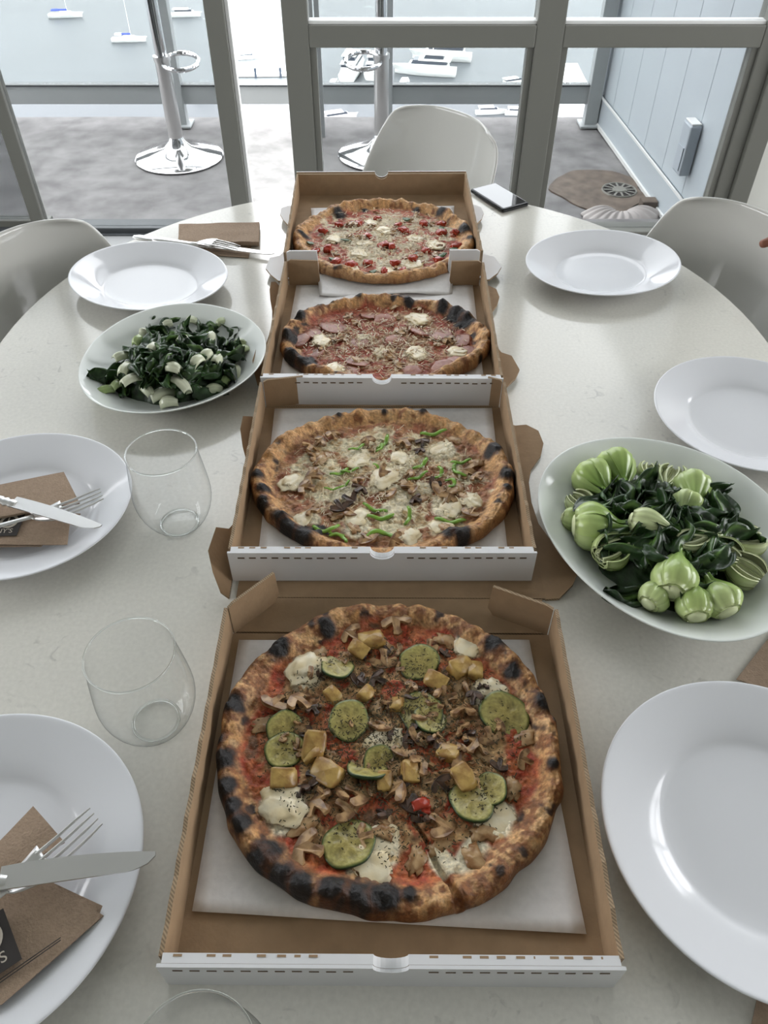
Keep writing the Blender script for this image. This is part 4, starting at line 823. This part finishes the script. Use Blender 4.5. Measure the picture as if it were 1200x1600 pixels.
def bok_choy(loc, rz, size, label, sd, half=False, pale=0, tilt=0, roll=None, leaves=2, grp='bok choy in the right bowl', slim=1.0):
    rn = random.Random(sd); k = thing('bok_choy', label, 'vegetable', loc, rz, grp); k.rotation_euler = ((rn.uniform(-.5, .5) if roll is None else roll), tilt, rz)
    L = .05*size; Rm = .0175*size*slim
    def Rf(t): return Rm*(.30+.87*math.sin(PI*min(1, (t+.10)*1.02)**.75)**1.1) if t < .92 else Rm*.33
    n = 5
    if half:
        for j, (q, sc_) in enumerate(((0, 1.0), (1, .8), (2, .6), (3, .42))):
            for a in ((-.42, .42) if j % 2 == 0 else (-.95, 0, .95)):
                V, Fc, cc = petiole(-PI/2+a*1.25, .8, L*(1-.05*j), lambda t, s=sc_: Rf(t)*s, sd+j, min(1, pale+.25*j), .0022)
                vobj('stalk', V, Fc, cc, k)
    else:
        for i in range(n):
            V, Fc, cc = petiole(2*PI*i/n+rn.uniform(-.15, .15), .85, L*rn.uniform(.92, 1.05), lambda t, s=1+.05*(i % 2): Rf(t)*s, sd+i, max(0, pale+rn.uniform(-.12, .15))); vobj('stalk', V, Fc, cc, k)
        b = MB(); b.tube([(-.003, 0, 0), (-.0015, 0, 0), (.004, 0, 0), (.02, 0, 0)], [Rm*.3, Rm*.55, Rm*.72, Rm*.6], 16); V = b.V; vobj('cut_end', V, b.F, [(.6, .64, .38)]*len(V), k)
    for i in range(leaves):
        V, Fc, cc = leafblade(L*.86, rn.uniform(.042, .06)*size, .019*size, sd*7+i, rn.uniform(.0, .25), rn.uniform(-.5, .5), rn.uniform(.8, 1.4), (-.002, .005, -.006)[i % 3]); vobj('leaf', V, Fc, cc, k, 'leaf')
    return k
def moundz(x, y, c, a, h): d = math.hypot(x-c[0], y-c[1])/a; return TZ+.007+h*max(0, 1-d*d)
mc = tp(1040, 855, .02)
items = [ # px, py of the bulb, extra: size, half, pale, label
 (922, 748, 1.15, 0, 0, 'plump green bok choy bulb at the top left of the right bowl'), (958, 732, 1.2, 0, 0, 'plump green bok choy bulb at the top of the right bowl, second from left'),
 (1016, 733, .95, 1, .8, 'pale halved bok choy at the top of the right bowl'), (1050, 742, 1.15, 1, .45, 'long pale bok choy with parted stalks near the top of the right bowl'), (1078, 768, 1.1, 0, .1, 'green bok choy right of the dark leaves at upper right of the bowl'),
 (905, 782, 1.05, 1, .55, 'halved bok choy showing its layers at the left of the right bowl'), (893, 808, .7, 0, .1, 'small rounded bok choy stub at the left edge of the pile'), (916, 834, 1.25, 0, .1, 'plump round bok choy bulb at lower left of the right bowl'),
 (1068, 800, .85, 0, .35, 'short cream-tipped bok choy in the middle right of the pile'), (1132, 800, .75, 0, .15, 'small cut bok choy end with dark leaf at the right of the pile'),
 (950, 875, 1.25, 1, .1, 'long bok choy with fanned green stalks at bottom left of the pile'), (1046, 925, 1.15, 0, .15, 'pointed bok choy standing towards the bottom of the bowl'),
 (1083, 955, .95, 0, .1, 'round pale green bok choy bulb at the bottom of the pile'), (1018, 940, .8, 0, .2, 'small bok choy bulb at the bottom left beside the pointed one'), (1124, 948, 1.05, 0, .15, 'broad bok choy bulb at the bottom right of the pile'),
 (1128, 880, 1.15, 1, .3, 'curved bok choy with ribbed stalks at the right of the pile'), (1170, 850, 1.15, 1, .7, 'yellowish halved bok choy at the right edge of the photo'), (1165, 902, 1.2, 1, .75, 'broad pale halved bok choy at lower right of the pile'),
]
for i, (px, py, sz, hf, pl, lab) in enumerate(items):
    x, y = tp(px, py, .026); rz = math.atan2(mc[1]-y, mc[0]-x)+R_.uniform(-.35, .35); d = math.hypot(x-mc[0], y-mc[1])
    z = TZ+.012+.014*sz+.022*max(0, 1-(d/.11)**2); ex = .012*sz
    bok_choy((x-math.cos(rz)*ex, y-math.sin(rz)*ex, z), rz, sz*.95, lab, 100+i, bool(hf), pl, tilt=-.12, roll=None if not hf else R_.uniform(-.3, .3), leaves=2)
for i, (px, py, rz, sz, lab) in enumerate(((985, 815, -.4, .95, 'pale bok choy stalk lying across the middle of the dark leaves'), (1060, 850, .25, 1.0, 'halved cream bok choy curling below the middle of the pile'))):
    x, y = tp(px, py, .05); bok_choy((x, y, TZ+.054), rz, sz, lab, 300+i, i == 1, .65, roll=.2, leaves=1, slim=.8)
def loose_leaf(px, py, rz, sz, sd, zt, c, label, grp, fancy=True):
    x, y = tp(px, py, zt-TZ); k = None
    V, Fc, cc = leafblade(-.028*sz, .062*sz, .021*sz, sd, .1, R_.uniform(-.5, .5), R_.uniform(.7, 1.3))
    o = vobj('wilted_leaf', V, Fc, cc, None, 'leaf'); o.location = (x, y, zt); o.rotation_euler = (R_.uniform(-.5, .5), R_.uniform(-.4, .4), rz)
    return tag(o, label, 'leaf', grp)
for i, (px, py) in enumerate(((1000, 750), (1008, 765), (955, 768), (1030, 780), (1100, 775), (1118, 800), (968, 832), (1045, 875), (985, 925), (1095, 915), (1144, 815), (1015, 850), (1078, 822), (1000, 800), (970, 795), (1050, 795), (1105, 840), (990, 860), (1030, 825), (1060, 890), (940, 800), (1085, 800), (1115, 825), (955, 850), (1100, 880))):
    x, y = tp(px, py, .04); d = math.hypot(x-mc[0], y-mc[1]); loose_leaf(px, py, R_.uniform(0, 6.3), R_.uniform(.8, 1.15), 500+i, TZ+.02+.034*max(0, 1-(d/.12)**2), mc, 'glossy dark green wilted bok choy leaf in the right bowl', 'wilted leaves in the right bowl')
def filler(name, c, a, h, label, sd, n=34, sy=1.0, rz=0):
    V = []; cc = []
    for i in range(n):
        r = i/(n-1)
        for j in range(64):
            t = 2*PI*j/64; x = a*r*math.cos(t); y = a*sy*r*math.sin(t); f = float(fbm(x*70, y*70, 0, sd, 3))
            V.append((x*(1+.08*f), y*(1+.08*f), .006+h*(1-r*r)*(1+.25*f)+.006*f*(1-r))); cc.append(np.array((.02, .045, .014))*(1+.8*float(nz(x*200, y*200, 0, sd)))) 
    Fc = [(i*64+j, (i+1)*64+j, (i+1)*64+(j+1) % 64, i*64+(j+1) % 64) for i in range(n-1) for j in range(64)]
    o = vobj(name, V, Fc, cc, None, 'leaf'); o.location = (c[0], c[1], TZ); o.rotation_euler = (0, 0, rz); o['kind'] = 'stuff'; return tag(o, label, 'greens')
filler('cooked_leaves', mc, .085, .034, 'dark cooked leaves under the bok choy in the right bowl', 1)
ml = tp(270, 572, .02)
filler('cooked_leaves', ml, .086, .042, 'dark cooked leaves under the chopped pieces in the left bowl', 2, sy=.85)
def stem_piece(px, py, L, W, curl, rz, pale, sd, zt, tx=0, ty=0):
    nu_, nv_ = 12, 9; V = []; cc = []; off = []
    for i in range(nu_):
        t = i/(nu_-1); w = W*(.75+.35*math.sin(PI*t))*(1-.15*t); a = (t-.5)*curl; r = L/max(abs(curl), .05)
        for j in range(nv_):
            s_ = j/(nv_-1)*2-1; V.append((r*math.sin(a), w*s_, r*(math.cos(a)-1)+.0055*(1-s_*s_)+.001*math.cos(s_*10))); off.append((0, 0, -.0035+.0015*abs(s_)))
            c = np.array((.27, .4, .1))*(1-pale)+np.array((.64, .66, .5))*pale; cc.append(c*(1+.06*math.cos(s_*14))*(1-.15*t))
    Fc = [(i*nv_+j, (i+1)*nv_+j, (i+1)*nv_+j+1, i*nv_+j+1) for i in range(nu_-1) for j in range(nv_-1)]
    V2, F2 = slab(V, Fc, nu_, nv_, off); o = vobj('stem_piece', V2, F2, cc+cc, None)
    x, y = tp(px, py, zt-TZ); o.location = (x, y, zt); o.rotation_euler = (tx, ty, rz); return o
sp = [(224, 518, 1, 0, .5), (262, 505, .95, .3, .6), (238, 542, 1, 1.2, .9), (328, 528, 1, 1.4, 1), (190, 555, .9, 1.0, 1), (196, 573, .9, 1.1, 1.3), (207, 590, 1, .9, 1.4), (282, 596, 1, -.5, 1.6), (254, 612, 1, .6, 1.5), (270, 572, .95, -.3, 1), (323, 552, .9, .8, .9), (300, 500, .8, .2, .7), (378, 546, .45, .8, 1.1), (346, 502, .6, .2, .8), (366, 580, .8, 1.4, 1.2), (300, 608, .85, .1, 1.2), (262, 626, .95, .3, 1.2), (335, 606, .85, .4, 1), (165, 608, .2, .5, .9), (352, 592, .25, 1.2, 1), (215, 530, .3, 1.2, .9), (306, 562, .9, .9, 1), (375, 535, .5, .1, .8), (340, 560, .9, 1.5, .9), (182, 600, .35, 1.2, .8), (230, 607, .9, -.9, 1), (285, 530, .9, .5, .7)]
for i, (px, py, pale, rz, sz) in enumerate(sp):
    x, y = tp(px, py, .035); d = math.hypot((x-ml[0]), (y-ml[1])/.85); zt = TZ+.014+.042*max(0, 1-(d/.1)**2)
    o = stem_piece(px, py, .026*sz, .0078*(.7+.35*sz), R_.uniform(.8, 2.2), rz+R_.uniform(-.3, .3), pale, i, zt+.008, R_.uniform(-.4, .4), R_.uniform(-.3, .3))
    lab = 'white chopped bok choy stem piece among the leaves in the left bowl' if pale > .6 else 'light green chopped bok choy stem piece in the left bowl'
    tag(o, lab, 'vegetable', 'white stem pieces in the left bowl' if pale > .6 else 'light green stem pieces in the left bowl')
for i, (px, py) in enumerate(((253, 516), (288, 516), (265, 533), (340, 513), (352, 533), (172, 586), (212, 548), (253, 568), (288, 580), (330, 574), (338, 595), (306, 594), (277, 548), (230, 592), (352, 554), (315, 522), (240, 508), (320, 500), (300, 540), (228, 560), (262, 590), (340, 598), (365, 520), (330, 610), (190, 605), (248, 545), (300, 560), (270, 505), (330, 540), (360, 560), (205, 575), (220, 570), (180, 575), (345, 580), (320, 585), (290, 605), (235, 575), (275, 525), (300, 530), (360, 540), (232, 530))):
    x, y = tp(px, py, .035); d = math.hypot((x-ml[0]), (y-ml[1])/.85); loose_leaf(px, py, R_.uniform(0, 6.3), R_.uniform(.5, .85), 700+i, TZ+.014+.042*max(0, 1-(d/.1)**2)+.004, ml, 'dark green wilted chopped leaf in the left bowl', 'wilted chopped leaves in the left bowl')

# ------------------------------------------------------------------ napkins and cutlery
def poly_sheet(name, pts, z, th, m, parent, curl=0, sd=0, n=14):
    p = [Vector((a, c, 0)) for a, c in pts]
    def f(u, v):
        q = (p[0]*(1-u)+p[1]*u)*(1-v)+(p[3]*(1-u)+p[2]*u)*v
        return (q.x, q.y, z+.0012*float(fbm(q.x*40, q.y*40, 0, sd, 2))+curl*(v-.5)**2)
    V, Fc = grid(n, n, f); V2, F2 = slab(V, Fc, n, n, [(0, 0, -th)]*len(V)); return link(name, mesh(name, V2, F2, M[m], smooth=False), parent)
def text_mesh(txt, size, m):
    c = bpy.data.curves.new('t', 'FONT'); c.body = txt; c.size = size; c.extrude = .00008; o = bpy.data.objects.new('t', c); C.objects.link(o)
    bpy.context.view_layer.update(); me = bpy.data.meshes.new_from_object(o); bpy.data.objects.remove(o); me.materials.clear(); me.materials.append(M[m]); return me
def knife(name, label, a, b_, z, grp, w=.0095, zr=0, tipflip=1, zb=None):
    A = Vector((a[0], a[1], z)); B = Vector((b_[0], b_[1], z if zb is None else zb)); d = B-A; L = .235
    k = thing(name, label, 'cutlery', A, math.atan2(d.y, d.x), grp); k.rotation_euler = (zr, -math.atan2(d.z, math.hypot(d.x, d.y)), math.atan2(d.y, d.x))
    # local x runs from blade tip (0) to the end of the handle (L)
    n = 22; o2 = []
    up = [(.118*i/n, w*(.12+.88*min(1, (i/n)/.16*1.0)**.5)*(1-.12*(i/n))) for i in range(n+1)]; dn = [(.118*i/n, -w*(.12+.75*math.sin(PI*min(1, (i/n)*.62+.02))**.8)) for i in range(n+1)]
    o2 = [(x, y*tipflip) for x, y in dn]+[(x, y*tipflip) for x, y in up[::-1]]
    V = [(x, y, .0009) for x, y in o2]+[(x, y, -.0006) for x, y in o2]; m_ = len(o2)
    Fc = [tuple(range(m_)), tuple(range(2*m_-1, m_-1, -1))]+[(i, m_+i, m_+(i+1) % m_, (i+1) % m_) for i in range(m_)]
    link('blade', mesh('blade', V, Fc, M['steel']), k)
    b = MB(); c0 = w*.3*tipflip
    xs = [.112, .118, .122, .125, .129, .132, .138, .16, .19, .215, .228, .2345]; rs = [.0042, .0062, .0048, .0066, .0048, .0062, .0058, .0062, .0078, .0092, .0085, .003]
    b.tube([(x, c0, 0) for x in xs], rs, 16, sq=.55); link('handle', autosmooth(b.mesh('handle', M['steel']), 60), k); return k
def fork(name, label, a, b_, z, grp, zb=None, flip=False):
    A = Vector((a[0], a[1], z)); B = Vector((b_[0], b_[1], z if zb is None else zb)); d = B-A
    k = thing(name, label, 'cutlery', A, 0, grp); k.rotation_euler = (PI if flip else 0, -math.atan2(d.z, math.hypot(d.x, d.y)), math.atan2(d.y, d.x))
    for i in range(4):
        y = (i-1.5)*.0068; b = MB(); b.tube([(0, y*.92, .003), (.012, y, .001), (.03, y, -.0015), (.05, y, -.003)], [.0007, .0012, .0014, .0017], 8); link('tine', autosmooth(b.mesh('tine', M['steel']), 60), k)
    def f(u, v):
        x = .046+.034*u; w = .0122*(1-u)**.6*(1-.0*u)+.0034; s_ = (v-.5)*2; return (x, w*s_, -.003+.0018*s_*s_-.001*math.sin(PI*u)+.004*u*u)
    V, Fc = grid(10, 9, f); V2, F2 = slab(V, Fc, 10, 9, [(0, 0, -.0018)]*len(V)); link('head', mesh('head', V2, F2, M['steel'], smooth=True), k)
    b = MB(); xs = [.078, .095, .12, .15, .18, .2, .21]; b.tube([(x, 0, .001+.004*math.sin((x-.07)*18)) for x in xs], [.0034, .003, .0036, .0052, .0078, .0085, .004], 14, sq=.4); link('handle', autosmooth(b.mesh('handle', M['steel']), 60), k); return k
# bottom-left plate
zN = .013
n1 = thing('paper_napkin', 'folded brown paper napkin with dark printed square on the bottom-left plate', 'napkin', (0, 0, TZ), 0, 'brown paper napkins')
PB = lambda px, py, z: tp(px, py, z)
poly_sheet('napkin_layer', [PB(-330, 1660, .022), PB(-60, 1600, .022), PB(168, 1418, .022), PB(0, 1340, .022)], .020, .0012, 'nap', n1, 0, 1)
poly_sheet('napkin_layer', [PB(-200, 1600, .026), PB(0, 1568, .026), PB(160, 1428, .026), PB(0, 1330, .026)], .0228, .0010, 'nap', n1, 0, 2)
poly_sheet('napkin_fold', [PB(-140, 1450, .031), PB(-10, 1376, .031), PB(98, 1312, .031), PB(50, 1257, .031)], .0275, .0035, 'nap', n1, .004, 3)
def prt(px, py, z, rz, sc, k):
    x, y = tp(px, py, z); g = link('printed_square', mesh('printed_square', *patch([(0, 0), (.042*sc, 0), (.042*sc, .046*sc), (0, .046*sc)], 0, .0003), M['ink']), k, (x, y, z), (0, 0, rz))
    t = link('printed_letters', text_mesh("NY'S", .0125*sc, 'print_'), g, (.008*sc, .006*sc, .0005))
    b = MB(); b.lathe([(.010*sc, .0003), (.010*sc, .0007), (.014*sc, .0007), (.014*sc, .0003), (.010*sc, .0003)], 28, c=(.022*sc, .030*sc, 0)); b.box(.0195*sc, .019*sc, .0003, .0215*sc, .038*sc, .0007); link('printed_emblem', b.mesh('printed_emblem', M['print_']), g)
    return g
x0, y0 = PB(-30, 1548, .0285); x1, y1 = PB(45, 1498, .0285); a = math.atan2(y1-y0, x1-x0)
prt(-52, 1556, .0275, a, .95, n1)
for i in range(2):
    b = MB(); q0 = PB(-10, 1530+i*5+6, .028); q1 = PB(94, 1464+i*4, .028); d = Vector((q1[0]-q0[0], q1[1]-q0[1], 0)); b.box(0, 0, 0, d.length, .0007, .0003); link('printed_line', b.mesh('printed_line', M['ink']), n1, (q0[0], q0[1], .0258), (0, 0, math.atan2(d.y, d.x)))
fork('fork', 'steel fork with tines up under the knife on the bottom-left plate', PB(152, 1278, .036), PB(-30, 1425, .036), TZ+.037, 'forks on the napkins', TZ+.037)
knife('knife', 'steel table knife laid over fork and napkin on the bottom-left plate', PB(243, 1335, .044), PB(0, 1372, .044), TZ+.044, 'knives on the napkins', w=.0105, tipflip=1)
# middle-left plate
n2 = thing('paper_napkin', 'folded brown paper napkin with logo on the left plate behind the upper glass', 'napkin', (0, 0, TZ), 0, 'brown paper napkins')
poly_sheet('napkin_layer', [PB(-150, 855, .022), PB(62, 850, .022), PB(125, 800, .022), PB(-150, 790, .022)], .019, .0012, 'nap', n2, 0, 4)
poly_sheet('napkin_layer', [PB(-150, 848, .024), PB(104, 848, .024), PB(108, 812, .024), PB(-150, 800, .024)], .0212, .001, 'nap', n2, 0, 5)
poly_sheet('napkin_fold', [PB(-150, 830, .034), PB(122, 780, .034), PB(98, 733, .034), PB(-150, 780, .034)], .029, .003, 'nap', n2, .002, 6)
prt(-18, 838, .0232, .03, .75, n2)
fork('fork', 'steel fork pointing right on the left plate behind the upper glass', PB(160, 774, .036), PB(-40, 838, .036), TZ+.036, 'forks on the napkins')
knife('knife', 'steel table knife on the left plate behind the upper glass', PB(158, 822, .042), PB(0, 778, .042), TZ+.042, 'knives on the napkins', w=.0095, tipflip=1)
# far left setting
n3 = thing('paper_napkin', 'folded brown paper napkin lying on the table at far left', 'napkin', (0, 0, TZ), 0, 'brown paper napkins')
poly_sheet('napkin_layer', [PB(278, 394, .003), PB(388, 402, .003), PB(400, 350, .003), PB(285, 356, .003)], .0018, .001, 'nap', n3, 0, 7)
poly_sheet('napkin_fold', [PB(278, 375, .014), PB(404, 376, .014), PB(405, 345, .014), PB(279, 348, .014)], .011, .008, 'nap', n3, .002, 8)
fork('fork', 'steel fork lying upside down beside the far-left napkin', PB(372, 384, .018), PB(252, 367, .018), TZ+.016, 'forks on the napkins', TZ+.012, flip=True)
knife('knife', 'steel table knife lying in front of the far-left napkin', PB(428, 395, .010), PB(247, 373, .010), TZ+.0085, 'knives on the napkins', w=.007, tipflip=1)
# napkins peeping from under the right plate
n4 = thing('paper_napkin', 'brown napkin corner showing at the right edge above the large plate', 'napkin', (0, 0, TZ), 0, 'brown paper napkins')
poly_sheet('napkin_layer', [PB(1150, 1062, .001), PB(1300, 1110, .001), PB(1330, 1000, .001), PB(1210, 985, .001)], .0018, .0012, 'nap', n4, 0, 9)
n5 = thing('paper_napkin', 'brown napkin corner at the bottom right corner of the photo', 'napkin', (0, 0, TZ), 0, 'brown paper napkins')
poly_sheet('napkin_layer', [PB(1168, 1625, .001), PB(1320, 1640, .001), PB(1330, 1560, .001), PB(1185, 1550, .001)], .0018, .0012, 'nap', n5, 0, 10)

# ------------------------------------------------------------------ phone
ph = thing('smartphone', 'black smartphone lying on the table beside the farthest pizza box', 'phone', (.286, 1.508, TZ+.0002), math.atan2(.866, -.5))
b = MB(); b.box(0, 0, 0, .112, .064, .008); bevel(link('body', b.mesh('body', M['phone']), ph), .0035, 3)
b = MB(); b.box(.004, .004, .008, .108, .060, .0084); bevel(link('screen', b.mesh('screen', M['screen']), ph), .0002)

# ------------------------------------------------------------------ hand at the right edge
hd = thing('hand', "fingertip of a person's hand reaching in at the right edge before the chair", 'person', (0, 0, 0))
tip = Vector(at(1187, 381, TZ+.07))
def chain(name, P, r, m='skin'):
    b = MB(); b.tube([tip+Vector(p) for p in P], r, 14); o = link(name, b.mesh(name, M[m], True), hd); so = o.modifiers.new('s', 'SUBSURF'); so.levels = so.render_levels = 1; return o
import bmesh
skv = []; ske = []; skr = []
def addc(pts, rad, root=None):
    idx = []
    for p, r in zip(pts, rad): skv.append(tip+Vector(p)); skr.append(r); idx.append(len(skv)-1)
    for a, c in zip(idx, idx[1:]): ske.append((a, c))
    if root is not None: ske.append((root, idx[0]))
    return idx
arm = addc([(.42, -.10, -.10), (.30, -.07, -.06), (.18, -.035, -.02), (.14, -.025, -.008), (.105, -.02, 0)], [.045, .04, .027, .03, .034])
pl_ = arm[-1]
for i, (dy, ln) in enumerate(((.028, .98), (.008, 1.05), (-.013, .98), (-.033, .8))):
    if i == 1: pts = [(.078, dy-.01, .008), (.045, dy-.006, .01), (.02, dy-.005, .004), (0, 0, -.002)]
    else: pts = [(.08, dy-.012, .006), (.055, dy-.01, .008), (.038, dy-.009, -.004), (.036, dy-.009, -.018)]
    addc(pts, [.0105, .0092, .0085, .0072], pl_)
addc([(.11, .03, -.01), (.08, .045, -.018), (.058, .045, -.022)], [.012, .0105, .009], pl_)
me = bpy.data.meshes.new('palm'); me.from_pydata(skv, ske, []); o = link('skin', me, hd); o.modifiers.new('skin', 'SKIN')
me.update()
if not me.skin_vertices: me.skin_vertices.new() if hasattr(me.skin_vertices, 'new') else None
try:
    for i, r in enumerate(skr): me.skin_vertices[0].data[i].radius = (r, r)
    me.skin_vertices[0].data[pl_].use_root = True
except Exception as e: print('skin', e)
me.materials.append(M['skin']); so = o.modifiers.new('s', 'SUBSURF'); so.levels = so.render_levels = 2
chain('sleeve', [(.24, -.052, -.04), (.33, -.078, -.07), (.5, -.13, -.13)], [.042, .05, .06], 'sleeve')
